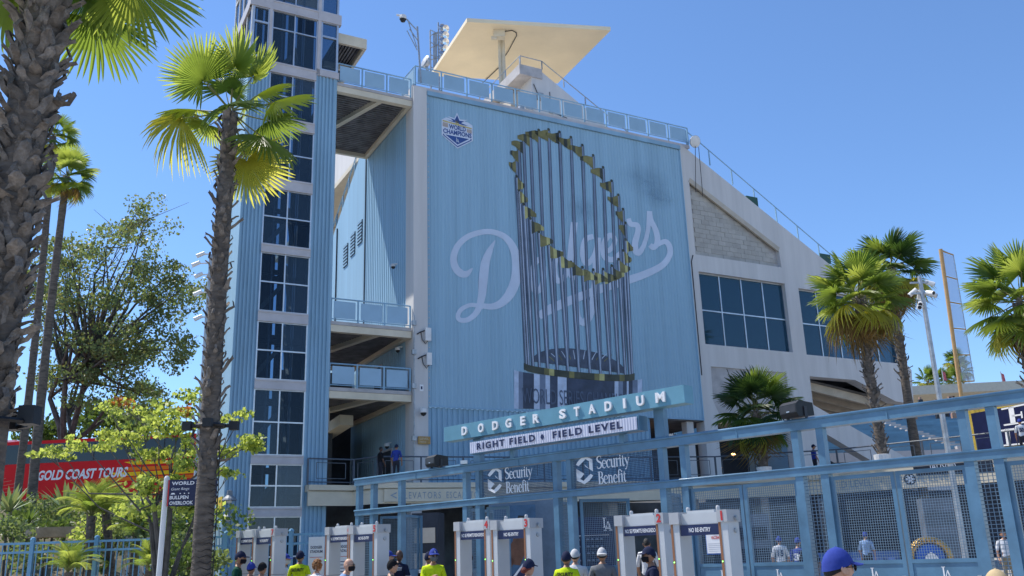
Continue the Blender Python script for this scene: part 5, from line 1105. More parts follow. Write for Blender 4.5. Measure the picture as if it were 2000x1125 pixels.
# ================================================================== things under the concourse
PT = thing('player_poster', 'tall wall poster of a figure in navy behind detector three', 'poster', gpos(1005, 1080, 30)); c = gpos(1008, 1060, 30); F = Frame(c, azv(96), azv(186))
k = MB(); k.fbox(F, -.75, .65, -.06, 0, 0, 3.3); k.build('panel', mat('poster_blue', (.05, .12, .22), .5, var=.15), PT)
sk_ = mat('poster_skin', (.16, .075, .045), .6, var=.2, vs=3)
k = MB(); k.add([F(a, .006, z) for a, z in ((-.2, 1.5), (.1, 1.45), (.32, 1.9), (.35, 2.5), (.2, 2.75), (-.05, 2.6), (-.1, 2.2), (-.25, 2.0))], [tuple(range(8))]); k.add([F(a, .006, z) for a, z in ((-.75, .9), (-.4, 1.0), (-.05, 1.6), (-.2, 1.75), (-.75, 1.3))], [tuple(range(5))]); k.build('print_figure', sk_, PT)
k = MB(); k.add([F(a, .008, z) for a, z in ((-.65, 0), (.65, 0), (.65, 1.9), (.4, 1.4), (.1, 1.35), (-.5, .9))], [tuple(range(6))]); k.build('print_shirt', NAVY, PT)
k = MB(); k.add([F(a, .010, z) for a, z in ((-.15, 1.1), (-.02, 1.15), (.45, 1.75), (.36, 1.7))], [(0, 1, 2, 3)]); k.build('print_collar', WHITE, PT); k = MB(); k.add([F(a, .012, z) for a, z in ((-.05, 2.55), (.42, 2.55), (.38, 2.95), (.1, 2.98))], [(0, 1, 2, 3)]); k.build('print_cap', DARK, PT)
k = MB(); pa, pb = gpos(955, 1000, 31), gpos(1085, 1000, 31); k.beam(pa+Z3*1.8, pb+Z3*1.8, .1, 3.6); tag(k.build('shop_partition', mat('grey_blue_wall', (.14, .20, .27), .6, var=.1)), 'plain grey blue partition behind the poster', 'wall')
KS = thing('cap_display', 'navy merchandise stand with rows of caps under a white monogram', 'display stand', gpos(1160, 1080, 27)); c = gpos(1160, 1060, 27); F = Frame(c, azv(98), azv(188))
k = MB(); k.fbox(F, -.52, .58, -.5, 0, 0, 2.75); k.build('case', NAVY2, KS)
capm = mat('display_cap', (.28, .30, .36), .7, var=.3, vs=20); cm = MB(); cm.lathe((0, 0, 0), [(.0, .05), (.035, .042), (.05, 0)], 8); cm.box((0, -.05, .0), (.07, .06, .008)); cme = mesh_of(cm, 'cap', [capm])
for i in range(7):
    k = MB(); k.fbox(F, -.5, .3, 0, .1, .95+i*.19, .96+i*.19); so3 = k.build('shelf', DARK, KS)
    for j in range(6): o = link('cap', cme, so3); o.location = F(-.43+j*.13, .05, .965+i*.19)-KS.location
k = MB(); la_logo(k, F(.26, .006, 2.35), F.u, Z3, .36); k.build('monogram', WHITE, KS); k = MB(); k.fbox(F, -.5, .45, .0, .02, 2.22, 2.24); k.build('edge_strip', WHITEP, KS)
for j, (x, Y, w_, h_, lb) in enumerate(((1850, 34, 1.3, 3.3, 'tall grey drink cabinet behind the right mesh doors'), (1460, 33, 1.6, 2.9, 'grey kiosk behind the first closed mesh door'), (1660, 36, 3.4, 1.5, 'long blue counter behind the middle mesh doors'), (830, 31, .9, 3.2, 'dark shelf unit behind the left gate posts'))):
    c = gpos(x, 1060, Y); F = Frame(c, azv(100), azv(190)); T_ = thing('kiosk', lb, 'kiosk', c, 'kiosks under the concourse'); k = MB(); k.fbox(F, -w_/2, w_/2, -.8, 0, 0, h_); k.build('body', [mat('kiosk_grey', (.13, .15, .19), .5), mat('kiosk_grey', 0), mat('kiosk_blue', (.05, .13, .38), .5), SHADE][j], T_)
    for q in range(3): k = MB(); k.fbox(F, -w_/2+.1, w_/2-.1, .003, .02, h_*(.2+.25*q), h_*(.35+.25*q)); k.build('panel', [RAILG, SHADE, mat('kiosk_print', (.15, .25, .6), .5, var=.4, vs=4), BEIGE][j], T_)
RG = thing('giant_ring', 'oversized gold ring with blue face behind the mesh door', 'ring model', gpos(1817, 1090, 22)); c = atY(1817, 1090, 22); GOLD = mat('ring_gold', (.55, .34, .10), .3, metal=.8, var=.2, vs=30, bump=.6, bs=40)
F = Frame((c.x, c.y, 0), azv(100), azv(190)); k = MB(); n = 32; prof = []
for i in range(n): a = 2*math.pi*i/n; prof.append(F(.42*math.cos(a), 0, c.z+.40*math.sin(a)))
k.tube(prof+[prof[0]], .085, 8); k.build('rim', GOLD, RG); k = MB(); k.lathe(F(0, -.02, c.z), [(.36, 0), (.30, .08), (.16, .12), (0, .13)], 24, axis=F.n); k.build('face', mat('ring_blue', (.03, .12, .5), .25), RG)
k = MB(); k.add([F(-.2, .10, c.z-.12), F(.2, .10, c.z-.12), F(.12, .125, c.z+.05), F(0, .13, c.z+.14), F(-.12, .125, c.z+.05)], [tuple(range(5))]); k.build('emblem', WHITE, RG)
k = MB()
for i in range(15): a = R(200-11.5*i-10); text(k, 'LOS ANGELES WINS'[i], F(.42*math.cos(a), .09, c.z+.36*math.sin(a)), F.u*math.sin(a)-Z3*math.cos(a)*1.0, F.u*math.cos(a)+Z3*math.sin(a), h=.07, bold=.02) if 'LOS ANGELES WINS'[i] != ' ' and i < 11 else None
k.build('lettering', BLACK, RG); k = MB(); k.fbox(F, -.4, .4, -.4, .3, 0, c.z-.44); k.build('plinth', WHITEP, RG)
# ================================================================== lamps, masts and poles
def tubeo(name, pts_, r_, mt, par, n=8): k = MB(); k.tube(pts_, r_, n); return k.build(name, mt, par)
cp = atY(822, 128, 41.6); T_ = thing('camera_mast', 'thin roof mast with two arms and a dome camera', 'mast', Vector((cp.x, cp.y, 25.1)))
tubeo('mast', [Vector((cp.x, cp.y, 25.1)), atY(815, 52, 41.6)], .05, GALV, T_); tubeo('arm', [atY(815, 60, 41.6), atY(787, 30, 41.6)], .035, GALV, T_); tubeo('arm', [atY(815, 78, 41.6), atY(800, 57, 41.6)], .03, GALV, T_); tubeo('arm', [atY(814, 92, 41.6), atY(796, 38, 41.6)], .025, GALV, T_); tubeo('arm', [atY(815, 98, 41.6), atY(795, 60, 41.6)], .025, GALV, T_)
camera_dome(atY(787, 36, 41.6), Vector((1, 0, 0)), T_, 1.5)
YT = 62; T_ = thing('light_tower', 'lattice light tower with a column of round lamps behind the roof plate', 'light tower', atY(852, 160, YT))
for x in (840, 856): tubeo('leg', [atY(x+2, 190, YT), atY(x, 44 if x > 850 else 60, YT)], .06, GALV, T_, 6)
for i in range(7): tubeo('brace', [atY(840, 130-i*12, YT), atY(856, 122-i*12 if i % 2 else 138-i*12, YT)], .035, GALV, T_, 5)
k = MB(); k.beam(atY(850, 140, YT+.2), atY(850, 66, YT+.2), .35, .3); k.build('cable_tray', GALV, T_)
for i in range(6):
    for j in (0, 1):
        c = atY(863+j*7, 54+i*13+j*2, YT-.3); k = MB(); k.lathe(c, [(0, -.25), (.2, -.15), (.30, .08), (.0, .02)], 12, axis=Vector((.5, -.6, -.35))); k.build('lamp', mat('polished_reflector', (.7, .7, .72), .15, metal=.9), T_)
tubeo('lamp_pole', [atY(862, 190, YT), atY(862, 48, YT)], .08, DARK, T_)
p = atY(831, 121, 45); k = MB(); k.lathe(p, [(0, -.3), (.25, -.2), (.38, .05), (.3, .1), (0, .12)], 14, axis=Vector((-.7, -.5, .2))); T_ = thing('roof_floodlight', 'round silver floodlight beside the roof railing', 'floodlight', p-Z3*.9); k.build('lamp', GALV, T_); tubeo('stand', [p, p+Vector((.25, 0, -1.3))], .08, GALV, T_)
def cam_cluster(T_, c, n, seed, s=1.):
    r2 = random.Random(seed)
    for i in range(n):
        a = r2.uniform(0, 6.28); p = c+Vector((math.cos(a)*.38, math.sin(a)*.3, r2.uniform(-.8, .55)))*s; d = Vector((math.cos(a), math.sin(a)-.5, -.55)).normalized(); k = MB(); k.tube([p-d*.18*s, p+d*.2*s], [.085*s, .095*s], 9); k.tube([p-d*.1*s, c+Vector((0, 0, (p-c).z))], .025*s, 5); o = k.build('camera', WHITEP, T_); k = MB(); k.lathe(p+d*.2*s, [(.075*s, 0), (0, .02*s)], 9, axis=d); k.build('lens', BLACK, o)
    k = MB(); k.beam(c+Vector((-.42, 0, .35))*s, c+Vector((.42, 0, .35))*s, .07*s, .07*s); k.beam(c+Vector((-.45, 0, -.1))*s, c+Vector((.45, 0, -.1))*s, .07*s, .07*s); k.build('crossarm', GALV, T_)
p0 = gpos(1855, 900, 32); tz = atY(1796, 540, 32).z; T_ = thing('camera_pole', 'grey pole topped with a cluster of white cameras', 'pole', p0); p1 = Vector((p0.x, p0.y, tz))
tubeo('pole', [p0, p1], [.11, .075], GALV, T_, 12); cam_cluster(T_, p1-Z3*.55, 8, 3, .9)
p0 = gpos(385, 900, 33); T_ = thing('camera_pole', 'thin pole with white cameras half hidden by the slim palm', 'pole', p0); p1 = Vector((p0.x, p0.y, atY(390, 498, 33).z)); tubeo('pole', [p0, p1], [.1, .06], GALV, T_, 10)
for i, (x, y) in enumerate(((388, 497), (379, 515), (384, 537), (382, 572), (383, 620))):
    c = atY(x+5, y, 32.9); d = Vector((-.8, -.3, -.5)).normalized(); k = MB(); k.tube([c-d*.14, c+d*.18], [.075, .085], 9); k.tube([c, Vector((p1.x, p1.y, c.z+.05))], .03, 5); k.build('camera', WHITEP, T_)
# foul pole
YF = 72; T_ = thing('foul_pole', 'tall yellow foul pole with a strip of mesh panels', 'foul pole', atY(1885, 800, YF)); FY = mat('foul_pole_paint', (.50, .30, .12), .45, var=.08)
a0, a1 = atY(1887, 840, YF), atY(1837, 487, YF); tubeo('pole', [a0, a1], .16, FY, T_, 10)
b0, b1 = atY(1903, 744, YF), atY(1862, 498, YF); c0 = atY(1880, 746, YF); c1 = atY(1839, 490, YF)
tubeo('wing_edge', [b0, b1], .04, GALV, T_, 6); tubeo('wing_stay', [b1, a1], .03, GALV, T_, 5)
MS = glassmat('fine_mesh', (.75, .78, .82), .02, .42, .6)
for i in range(5):
    t0, t1 = i/5, (i+1)/5; k = MB(); q = [c0.lerp(c1, t0+.01), b0.lerp(b1, t0+.01), b0.lerp(b1, t1-.01), c0.lerp(c1, t1-.01)]; k.add(q, [(0, 1, 2, 3)]); k.build('mesh_panel', MS, T_)
for i in range(6): tubeo('rung', [c0.lerp(c1, i/5), b0.lerp(b1, i/5)], .06, FY, T_, 6)
# ================================================================== far seating and roof
FS = thing('far_grandstand', 'far grandstand with rows of pale blue seats under a cream roof', 'grandstand', (40, 95, 0))
SEAT = mat('seat_blue', (.17, .33, .45), .5, var=.15, vs=.5); STEP = mat('stand_concrete', (.10, .12, .15), .8, var=.2)
rows = []
for i in range(24):
    Y = 70+i*1.05; z = 8.4+i*.295; k = MB(); k.box((42, Y, z-.35), (56, 1.05, .7)); k.build('tier', STEP, FS)
    k = MB(); k.box((42, Y-.15, z+.24), (56, .10, .30)); k.build('seat_row', SEAT, FS)
k = MB(); k.box((42, 69.3, 8.1), (56, .25, .7)); k.build('front_wall', GREYT, FS); k = MB(); k.box((42, 70.2, 4.2), (56, .4, 7.4)); k.build('tunnel_wall', SHADE, FS)
for x in (33.5, 42.6):
    k = MB(); 
    for i in range(24): k.box((x, 69.8+i*1.05, 8.55+i*.295), (.9, .9, .3))
    k.build('aisle', CONC2, FS)
k = MB(); n = 16; v = []
for i in range(n+1):
    x = 30+i*7.5; zc = 21.0+.02*(x-45); v += [(x, 125, zc-3.6), (x, 118, zc-.8), (x, 118.3, zc+.4), (x, 140, zc+1.0), (x, 140, zc-3.4)]
k.add(v, [(5*i+a, 5*i+5+a, 5*i+5+(a+1) % 5, 5*i+(a+1) % 5) for i in range(n) for a in range(5)]); fixnorm(k.build('roof', mat('far_roof', (.62, .55, .43), .7, var=.05), FS))
k = MB(); k.box((66, 141, 12), (110, .6, 16)); k.build('rear_wall', BEIGE, FS)
r2 = random.Random(8); k = MB()
for i in range(150):
    x = r2.uniform(26, 52); j = r2.randrange(13, 24); Y = 70+j*1.05; z = 8.4+j*.295; k.box((x, Y, z+.5), (.42, .3, .75), mi=r2.randrange(4)); k.box((x, Y, z+1.0), (.2, .2, .25), mi=3)
tag(k.build('seated_crowd', [WHITEP, mat('crowd_blue', (.05, .1, .4)), DARK, mat('crowd_skin', (.4, .24, .17))]), 'distant spectators seated in the far grandstand', None, None, 'stuff')
for (x, y, Y, lb) in ((1957, 742, 150, 'flag on a short pole above the far roof at right'), (1842, 738, 150, 'flag beside the far round-headed palms')):
    p = atY(x, y, Y); T_ = thing('flag_pole', lb, 'flag', p-Z3*3, 'flags on the far roof'); tubeo('pole', [p-Z3*3.5, p+Z3*1.4], .08, GALV, T_, 6); k = MB(); k.add([p+Z3*1.2, p+Vector((.5, 0, .9)), p+Vector((.6, 0, -.6)), p+Z3*-.3], [(0, 1, 2, 3)]); k.build('cloth', mat('flag_red', (.5, .12, .15), var=.4, vs=3), T_)
# navy sign at the right edge
NB = thing('navy_billboard', 'navy billboard with gold border and white serif capitals at the right edge', 'billboard', gpos(1900, 880, 43)); a = atY(1884, 800, 43); c = atY(1899, 884, 43); F = Frame((a.x, a.y, 0), azv(157), azv(247)); zt, zb2 = a.z, c.z
k = MB(); k.fbox(F, 0, 9, -.15, 0, zb2, zt); k.build('frame', mat('gold_border', (.50, .36, .06), .5), NB); k = MB(); k.fbox(F, .32, 8.7, 0, .02, zb2+.05, zt-.24); pn = k.build('panel', NAVY2, NB)
k = MB(); k.fbox(F, -.1, 9, -.3, -.15, zb2-1.2, zt+.25); k.build('backing', WHITEP, NB)
def bigq(k, pts_): k.add([F(*(lambda c: (c[0], .03, c[1]))(F.px(x_, y_, .03))) for x_, y_ in pts_], [tuple(range(len(pts_)))])
k = MB()
for pts_ in ([(1969, 795), (1979, 793), (1984, 826), (1974, 828)], [(1955, 798), (2012, 786), (2012, 789), (1956, 801)], [(1960, 829), (2014, 821), (2014, 824), (1961, 832)], [(1977, 811), (1996, 808), (1996, 811), (1977, 814)], [(1993, 804), (1996, 803), (1998, 816), (1995, 817)],
             [(1962, 838), (1971, 837), (1975, 868), (1966, 869)], [(1952, 840), (1981, 836), (1981, 839), (1952, 843)], [(1958, 869), (2005, 864), (2005, 867), (1958, 872)]): bigq(k, list(reversed(pts_)))
k.build('lettering', WHITE, pn)
# ================================================================== people
def lerpc(a, b_, t): return a+(b_-a)*t
SKIN = [mat('skin_light', (.52, .30, .21), .5, var=.06, vs=8), mat('skin_tan', (.36, .19, .12), .5, var=.06, vs=8), mat('skin_dark', (.12, .062, .042), .45, var=.08, vs=8)]
HAIR = {'black': mat('hair_black', (.012, .010, .010), .5, var=.3, vs=40, bump=.8, bs=90), 'ginger': mat('hair_ginger', (.30, .13, .045), .55, var=.3, vs=40, bump=1, bs=60), 'red': mat('hair_red', (.22, .035, .02), .5, var=.3, vs=40, bump=.8, bs=80), 'grey': mat('hair_grey', (.38, .36, .34), .6, var=.2, vs=40)}
def cloth(n, c): return mat('cloth_'+n, c, .85, var=.14, vs=7, bump=.35, bs=14, spec=.15)
HV = cloth('hi_vis', (.62, .78, .02)); PANT = cloth('dark_trousers', (.03, .032, .045)); SHOE = cloth('shoe', (.05, .05, .05))
def head_geo(mb, c, Rm, s, mi):
    """a head with brow, nose, lips, chin and ears; faces +Y before rotation Rm"""
    n, m_ = 20, 16; k0 = len(mb.v)
    for j in range(m_+1):
        ph = math.pi*j/m_; z = math.cos(ph); rr = math.sin(ph)
        for i in range(n):
            a = 2*math.pi*i/n; x = rr*math.sin(a)*.078; y = rr*math.cos(a)*.098; zz = z*.125
            f_ = max(0, math.cos(a))*rr
            if zz < -.02: k = min(1, (-.02-zz)/.1); x *= 1-.34*k; y = y*(1-.16*k)+(.012*k if y > 0 else .02*k)
            if f_ > .7:
                y += .020*math.exp(-((zz+.018)/.020)**2)*math.exp(-(x/.013)**2)+.012*math.exp(-((zz-.005)/.03)**2)*math.exp(-(x/.011)**2)
                y += .006*math.exp(-((zz-.032)/.010)**2)*math.exp(-(x/.04)**2)-.008*math.exp(-((zz-.012)/.012)**2)*math.exp(-((abs(x)-.032)/.014)**2)
                y += .006*math.exp(-((zz+.058)/.008)**2)*math.exp(-(x/.025)**2)-.004*math.exp(-((zz+.052)/.004)**2)*math.exp(-(x/.025)**2)+.006*math.exp(-((zz+.10)/.016)**2)*math.exp(-(x/.025)**2)
            mb.v.append(c+Rm @ (Vector((x, y, zz))*s))
    for j in range(m_):
        for i in range(n): a = k0+j*n+i; b_ = k0+j*n+(i+1) % n; mb.f.append((b_, a, a+n, b_+n)); mb.mi.append(mi)
    for sx in (-1, 1):
        e = c+Rm @ (Vector((sx*.080, -.008, -.008))*s); mb.lathe(e, [(.0, -.012*s), (.024*s, -.006*s), (.028*s, .004*s), (.016*s, .008*s), (0, .002*s)], 8, mi=mi, axis=Rm @ Vector((sx, .25, 0)), sx=1, sy=1.3)
def person(label, x, ytop, Y, face, shirt, skin=0, hair='black', cap=None, capc=None, mask=None, glasses=False, pants=None, sleeve=.5, lean=0., arm=0, back=None, backc=None, num=None, hmax=1.9, bald=False, base=None, grp='people at the entrance', brim=True, nod=0., curly=False, bun=False, held=None, nape=True):
    Y = Y*1.38 if (base is None and 7 < Y < 19) else Y
    p = atY(x, ytop, Y); z0 = gz(Y) if base is None else base; H = max(1.5, min(hmax, p.z-z0-(.015 if cap else 0)))
    T_ = thing('person', label, 'person', (p.x, p.y, z0), grp); s = H/1.75; rz = R(-face)      # face: azimuth the person looks to
    Rz = Matrix.Rotation(rz, 3, 'Z'); ln = Matrix.Rotation(-lean, 3, 'X')
    P0 = Vector((p.x, p.y, z0))
    def L(x_, y_, z_):
        v = Vector((x_, y_, z_))*s
        if z_ > .95: v = ln @ (v-Vector((0, 0, .95))*s)+Vector((0, 0, .95))*s
        return P0+Rz @ v
    bm = bmesh.new(); lay = bm.verts.layers.skin.verify(); J = []; seg = []
    def V(co, r_): v = bm.verts.new(co); v[lay].radius = ((r_[0]*s, r_[1]*s) if isinstance(r_, tuple) else (r_*s, r_*s)); return v
    def chain(a, items, part):
        for co, r_ in items: b_ = V(L(*co), r_); bm.edges.new((a, b_)); seg.append((a.co.copy(), b_.co.copy(), part)); a = b_
        return a
    root = V(L(0, 0, .94), (.155, .115)); root[lay].use_root = True
    ch = chain(root, [((0, 0, 1.10), (.15, .108)), ((0, .0, 1.27), (.165, .118)), ((0, -.01, 1.40), (.135, .095))], 'shirt')
    nk = chain(ch, [((0, -.005, 1.47), .062)], 'shirt'); nk = chain(nk, [((0, .012, 1.55), .055)], 'skin')
    for sx in (-1, 1):
        a = chain(ch, [((sx*.175, -.01, 1.405), .066)], 'shirt')
        el = (sx*.25, .02, 1.13) if not (arm and sx > 0) else (sx*.24, .12, 1.16); wr = (sx*.24, .13, .90) if not (arm and sx > 0) else (sx*.10, .34, 1.25)
        a = chain(a, [((sx*.205, -.01, 1.30), .060), (el, .050)], 'shirt')
        a = chain(a, [(tuple(lerpc(el[i], wr[i], .5) for i in range(3)), .042), (wr, .030)], 'shirt' if sleeve >= 1 else 'skin')
        dx = [(wr[i]-el[i])*.3 for i in range(3)]; pm = tuple(wr[i]+dx[i] for i in range(3)); a = chain(a, [(pm, (.034, .022))], 'skin')
        for fx, fl in ((-.026, .068), (-.009, .080), (.009, .076), (.024, .060)):
            chain(a, [((pm[0]+fx*.5, pm[1]+fx+.01, pm[2]-.03), .0095), ((pm[0]+fx*.5-sx*.012, pm[1]+fx+.022, pm[2]-.03-fl), .0075)], 'skin')
        chain(a, [((pm[0]-sx*.02, pm[1]+.045, pm[2]+.0), .010), ((pm[0]-sx*.028, pm[1]+.06, pm[2]-.04), .008)], 'skin')
        a = chain(root, [((sx*.095, 0, .86), (.095, .10)), ((sx*.105, .015, .50), .062), ((sx*.105, -.02, .28), .056), ((sx*.105, -.02, .09), .042)], 'pants')
        chain(a, [((sx*.11, .04, .05), (.045, .04)), ((sx*.12, .15, .035), (.042, .03))], 'shoe')
    me = bpy.data.meshes.new('sk'); bm.to_mesh(me); bm.free(); o = bpy.data.objects.new('sk', me); col.objects.link(o)
    o.modifiers.new('a', 'SKIN'); o.modifiers['a'].use_smooth_shade = True; sb = o.modifiers.new('b', 'SUBSURF'); sb.levels = 1
    dg = bpy.context.evaluated_depsgraph_get(); ev = o.evaluated_get(dg).to_mesh()
    mb = MB(); names = ['shirt', 'skin', 'pants', 'shoe']; mb.v = [v.co.copy() for v in ev.vertices]
    for f_ in ev.polygons:
        c = f_.center; best = 9; bp_ = 'shirt'
        for a, b_, part in seg:
            ab = b_-a; t = max(0, min(1, (c-a).dot(ab)/max(1e-9, ab.dot(ab)))); d = (c-a-ab*t).length
            if d < best-1e-5: best = d; bp_ = part
        mb.f.append(tuple(f_.vertices)); mb.mi.append(names.index(bp_))
    o.evaluated_get(dg).to_mesh_clear(); bpy.data.objects.remove(o)
    hc = L(0, .03, 1.632); Rm = Rz @ ln @ Matrix.Rotation(-nod, 3, 'X')
    head_geo(mb, hc, Rm, s, 1)
    body = mb.build('body', [shirt, SKIN[skin], pants or PANT, SHOE], T_, smooth=True)
    hl = lambda x_, y_, z_: hc+Rm @ (Vector((x_, y_, z_))*s)
    k = MB()
    for sx in (-1, 1): k.lathe(hl(sx*.032, .086, .012), [(0, .004*s), (.011*s, 0), (0, -.004*s)], 8, axis=Rm @ Vector((0, 1, 0)))
    k.build('eye', BLACK, T_)
    def shell(zlo, zback, g, mt, nm, front=-2, top=1.):
        k = MB(); n, m_ = 22, 9; ok = []
        for j in range(m_+1):
            for i in range(n):
                a = 2*math.pi*i/n; fz = math.cos(a); lim = lerpc(zback, zlo, (fz+1)/2); ph = (math.pi*.5-math.asin(max(-1, min(1, lim/.125))))*j/m_
                rr = math.sin(ph); k.v.append(hl(rr*math.sin(a)*(.078+g), rr*fz*(.098+g), math.cos(ph)*(.125*top+g)))
        for j in range(m_):
            for i in range(n): a = j*n+i; b_ = j*n+(i+1) % n; k.f.append((b_, a, a+n, b_+n)); k.mi.append(0)
        return k.build(nm, mt, T_, smooth=True)
    if not bald and not curly: shell(.055, -.045, .008, HAIR[hair], 'hair')
    if curly:
        k = MB(); r2 = random.Random(5)
        for i in range(150):
            a = r2.uniform(0, 6.28); ph = r2.uniform(0, 2.0); fz = math.cos(a)
            if ph > 1.0 and fz > .45: continue
            c = hl(math.sin(ph)*math.sin(a)*.092, math.sin(ph)*fz*.108-.005, math.cos(ph)*.135); q = r2.uniform(.016, .028)*s
            k.lathe(c, [(0, -q), (q*.8, -q*.5), (q, 0), (q*.8, q*.5), (0, q)], 6)
        k.build('hair', HAIR[hair], T_, smooth=True)
    if bun: k = MB(); k.lathe(hl(0, -.125, -.03), [(0, -.05*s), (.045*s, -.03*s), (.055*s, 0), (.045*s, .03*s), (0, .05*s)], 10); k.build('hair_bun', HAIR['red'], T_, smooth=True)
    if cap:
        cm_ = capc; co_ = shell(.040, -.012, .016, cm_, 'cap', top=1.03)
        if cap == 'hat':
            k = MB(); k.lathe(hl(0, 0, .035), [(.09*s, 0), (.19*s, -.02*s), (.19*s, -.026*s), (.09*s, -.008*s)], 20, axis=Rm @ Z3, sx=1, sy=1); k.build('brim', cm_, co_)
        elif brim:
            sg = -1 if cap == 'backward' else 1; k = MB(); v = []
            for i in range(11): a = R(-68+13.6*i); v += [hl(math.sin(a)*.088, sg*math.cos(a)*.105, .042), hl(math.sin(a)*.098, sg*(math.cos(a)*.10+.085*max(0, math.cos(a))**.6+.0), .028-.010*abs(math.sin(a)))]
            k.add(v, [(2*i, 2*i+1, 2*i+3, 2*i+2) for i in range(10)]); bo_ = k.build('brim', cm_, co_); mo = bo_.modifiers.new('t', 'SOLIDIFY'); mo.thickness = .006
        k = MB(); k.lathe(hl(0, 0, .1455), [(.01*s, 0), (0, .006*s)], 6); k.build('button', cm_, co_)
        if cap == 'logo': k = MB(); la_logo(k, hl(-.026, .1135, .055), Rm @ Vector((1, 0, 0)) * -1, Rm @ Z3, .05*s) if 0 else la_logo(k, hl(.022, .118, .055), Rm @ Vector((-1, 0, 0)), Rm @ Vector((0, -.35, 1)), .052*s); k.build('monogram', WHITE, co_)
    if mask:
        k = MB(); v = []; n = 13
        for zf, g in ((-.012, .020), (-.035, .030), (-.065, .024), (-.098, .016)):
            for i in range(n): a = R(-84+14*i); w_ = (.074 if zf > -.05 else .062 if zf > -.08 else .05); v.append(hl(math.sin(a)*w_*1.08, math.cos(a)*(.096+g-.0)*(1 if zf > -.09 else .93), zf))
        k.add(v, [(j*n+i, j*n+i+1, j*n+n+i+1, j*n+n+i) for j in range(3) for i in range(n-1)]); mo_ = k.build('face_mask', mask, T_, smooth=True)
        k = MB()
        for sx in (-1, 1): k.tube([hl(sx*.075, .03, -.03), hl(sx*.082, -.02, .0)], .002*s, 4)
        k.build('ear_loop', mask, mo_)
    if glasses:
        k = MB()
        for sx in (-1, 1): k.lathe(hl(sx*.034, .108, .010), [(.026*s, 0), (.02*s, .003*s), (0, .004*s)], 10, axis=Rm @ Vector((sx*.2, 1, 0))); k.tube([hl(sx*.06, .10, .012), hl(sx*.083, .0, .012)], .003*s, 4)
        k.build('glasses', BLACK, T_)
    if back:
        k = MB(); yb = -.128; text(k, back, L(0, yb-.012, 1.335), Rz @ Vector((1, 0, 0)), ln and (Rz @ ln @ Z3) or Z3, w=.30*s, h=.062*s, bold=.05, centre=True); k.build('back_lettering', backc or BLACK, T_)
    if num:
        k = MB(); text(k, num, L(0, -.145, 1.14), Rz @ Vector((1, 0, 0)), Z3, w=.2*s, h=.17*s, bold=.05, centre=True); k.build('jersey_number', backc or NAVY, T_)
    if held: k = MB(); q = L(.10, .40, 1.30); k.box(q, (.22, .008, .30), M=Rz @ Matrix.Rotation(.5, 3, 'X')); tag(k.build('paper_sheet', WHITE), 'white sheet of paper held at the gate', 'paper')
    return T_
NVC = cloth('navy', (.018, .024, .06)); DGR = cloth('dark_green', (.012, .07, .045)); WHC = cloth('white', (.68, .69, .72)); GYC = cloth('grey', (.16, .17, .19)); BLC = cloth('black', (.013, .013, .016)); PBL = cloth('pale_blue', (.24, .36, .58)); BCAP = cloth('royal_blue', (.035, .06, .30)); GCAP = cloth('pale_grey_cap', (.52, .53, .56)); TAN = cloth('straw', (.50, .38, .22)); KH = cloth('khaki', (.28, .24, .17)); MBK = cloth('mask_black', (.015, .015, .02)); MGY = cloth('mask_grey', (.14, .15, .17))
person('man in dark green shirt, navy cap and black mask left of the detectors', 463, 1077, 13.2, 80, DGR, 1, cap='plain', capc=NVC, mask=MBK, lean=.06)
person('person mostly hidden behind the slim palm trunk', 371, 1085, 14, 60, DGR, 1, cap='plain', capc=NVC)
person('head in black cap low between the far detectors', 511, 1105, 12.6, 20, BLC, 1, cap='plain', capc=BLC, brim=False)
person('low royal blue cap beside the black cap', 489, 1118, 12.8, 10, BLC, 1, cap='plain', capc=BCAP, hmax=1.6)
person('man in white shirt and blue cap behind detector seven', 556, 1082, 15, 90, WHC, 0, cap='plain', capc=BCAP, mask=cloth('mask_white', (.6, .6, .6)))
person('guard in yellow shirt with security lettering seen from behind', 586, 1076, 14.3, 5, HV, 1, cap='plain', capc=NVC, back='SECURITY', backc=BLACK, sleeve=1)
person('person with curly ginger hair at the lower edge', 619, 1094, 12.8, 40, WHC, 0, hair='ginger', curly=True, nod=-.25)
person('bald man in pale blue shirt wearing glasses and black mask', 668, 1091, 11.6, 95, PBL, 0, hair='grey', bald=True, mask=MBK, glasses=True, nod=-.15, lean=.15)
person('man in royal blue cap near detector five', 756, 1076, 13.6, 80, WHC, 0, cap='plain', capc=BCAP)
person('person in black cap holding a white sheet below detector five', 764, 1093, 11.6, 60, DGR, 0, cap='plain', capc=BLC, held=True, arm=1, nod=-.2)
person('bald guard in navy shirt with white security lettering', 779, 1075, 13.8, 20, NVC, 2, bald=True, back='SECURITY', backc=WHITE)
person('guard in yellow shirt and blue cap facing the viewer with grey mask', 846, 1072, 12.6, 160, HV, 1, cap='logo', capc=BCAP, mask=MGY, glasses=True, sleeve=1, arm=1)
person('guard in black behind the yellow guard', 836, 1078, 13.5, 30, BLC, 1, cap='plain', capc=NVC, back='SECURITY', backc=WHITE)
person('man in navy shirt standing beyond detector four', 909, 1074, 12.7, 70, NVC, 2, mask=MBK)
person('woman in navy cap with red hair bun and green top', 1030, 1092, 9.5, 40, DGR, 0, cap='plain', capc=NVC, bun=True, hair='red')
person('guard in yellow shirt and dark cap seen from behind', 1105, 1077, 11.3, 15, HV, 1, cap='plain', capc=NVC, back='SECURITY', backc=BLACK, sleeve=1, brim=True)
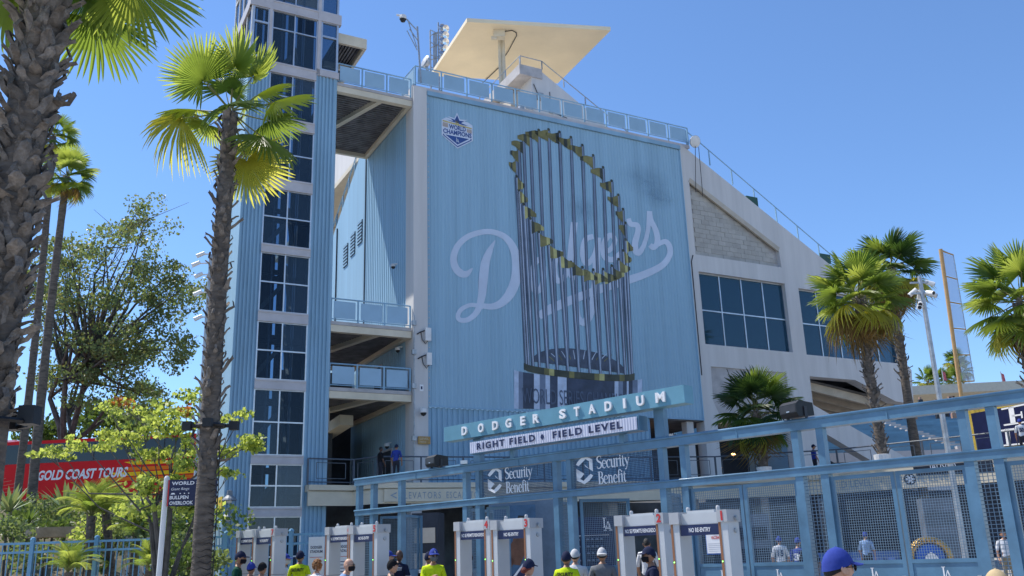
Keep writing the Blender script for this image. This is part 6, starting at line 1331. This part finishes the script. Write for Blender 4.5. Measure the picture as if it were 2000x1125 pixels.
person('man in white shirt and grey cap beside the yellow guard', 1122, 1073, 11.8, 10, WHC, 0, cap='plain', capc=GCAP)
person('man in grey shirt and pale cap seen from behind', 1175, 1070, 11.5, 5, GYC, 1, cap='backward', capc=GCAP)
person('man in navy jacket, dark cap and black mask looking left', 1270, 1068, 10.2, -85, NVC, 1, cap='plain', capc=NVC, mask=MBK, glasses=True, sleeve=1)
person('man in royal blue cap and sunglasses in the right foreground', 1625, 1072, 6.2, 75, GYC, 0, cap='plain', capc=BCAP, glasses=True, hmax=1.75)
person('straw hat at the bottom edge on the right', 1945, 1114, 6.0, 20, WHC, 0, cap='hat', capc=TAN, hmax=1.6)
person('fan in white numbered jersey behind the mesh door', 1522, 1062, 27, 10, WHC, 1, cap='plain', capc=BCAP, num='15', grp='fans inside the gate', pants=KH)
person('fan in blue numbered jersey behind the mesh door', 1556, 1050, 24, 40, BCAP, 1, cap='plain', capc=BCAP, num='3', backc=WHITE, grp='fans inside the gate')
person('fan in black jersey between the double posts', 1577, 1058, 23, 15, BLC, 2, num='5', backc=WHITE, grp='fans inside the gate')
person('fan in white shirt behind the right mesh leaf', 1958, 1040, 26, 200, WHC, 1, grp='fans inside the gate', pants=KH)
person('fan in pale shirt behind the middle mesh door', 1690, 1052, 30, 30, PBL, 1, cap='plain', capc=BCAP, grp='fans inside the gate')
person('man in white top seen through detector two', 1262, 1052, 21, 20, WHC, 1, grp='fans inside the gate')
person('person in blue shirt leaning at the concourse rail', 774, 880, 38.6, 10, BCAP, 1, grp='people on the concourse', base=DZ, back=None, cap='plain', capc=NVC)
person('dark figure behind the corner of the concourse rail', 743, 882, 39.2, 60, BLC, 2, grp='people on the concourse', base=DZ)
person('person in blue walking on the concourse at right', 1587, 868, 44.5, 90, BCAP, 1, grp='people on the concourse', base=DZ, cap='plain', capc=NVC)
person('fan in white jersey with number fifty by the navy billboard', 1993, 832, 36.8, 20, WHC, 1, grp='people on the concourse', base=DZ, num='50', cap='plain', capc=BCAP)
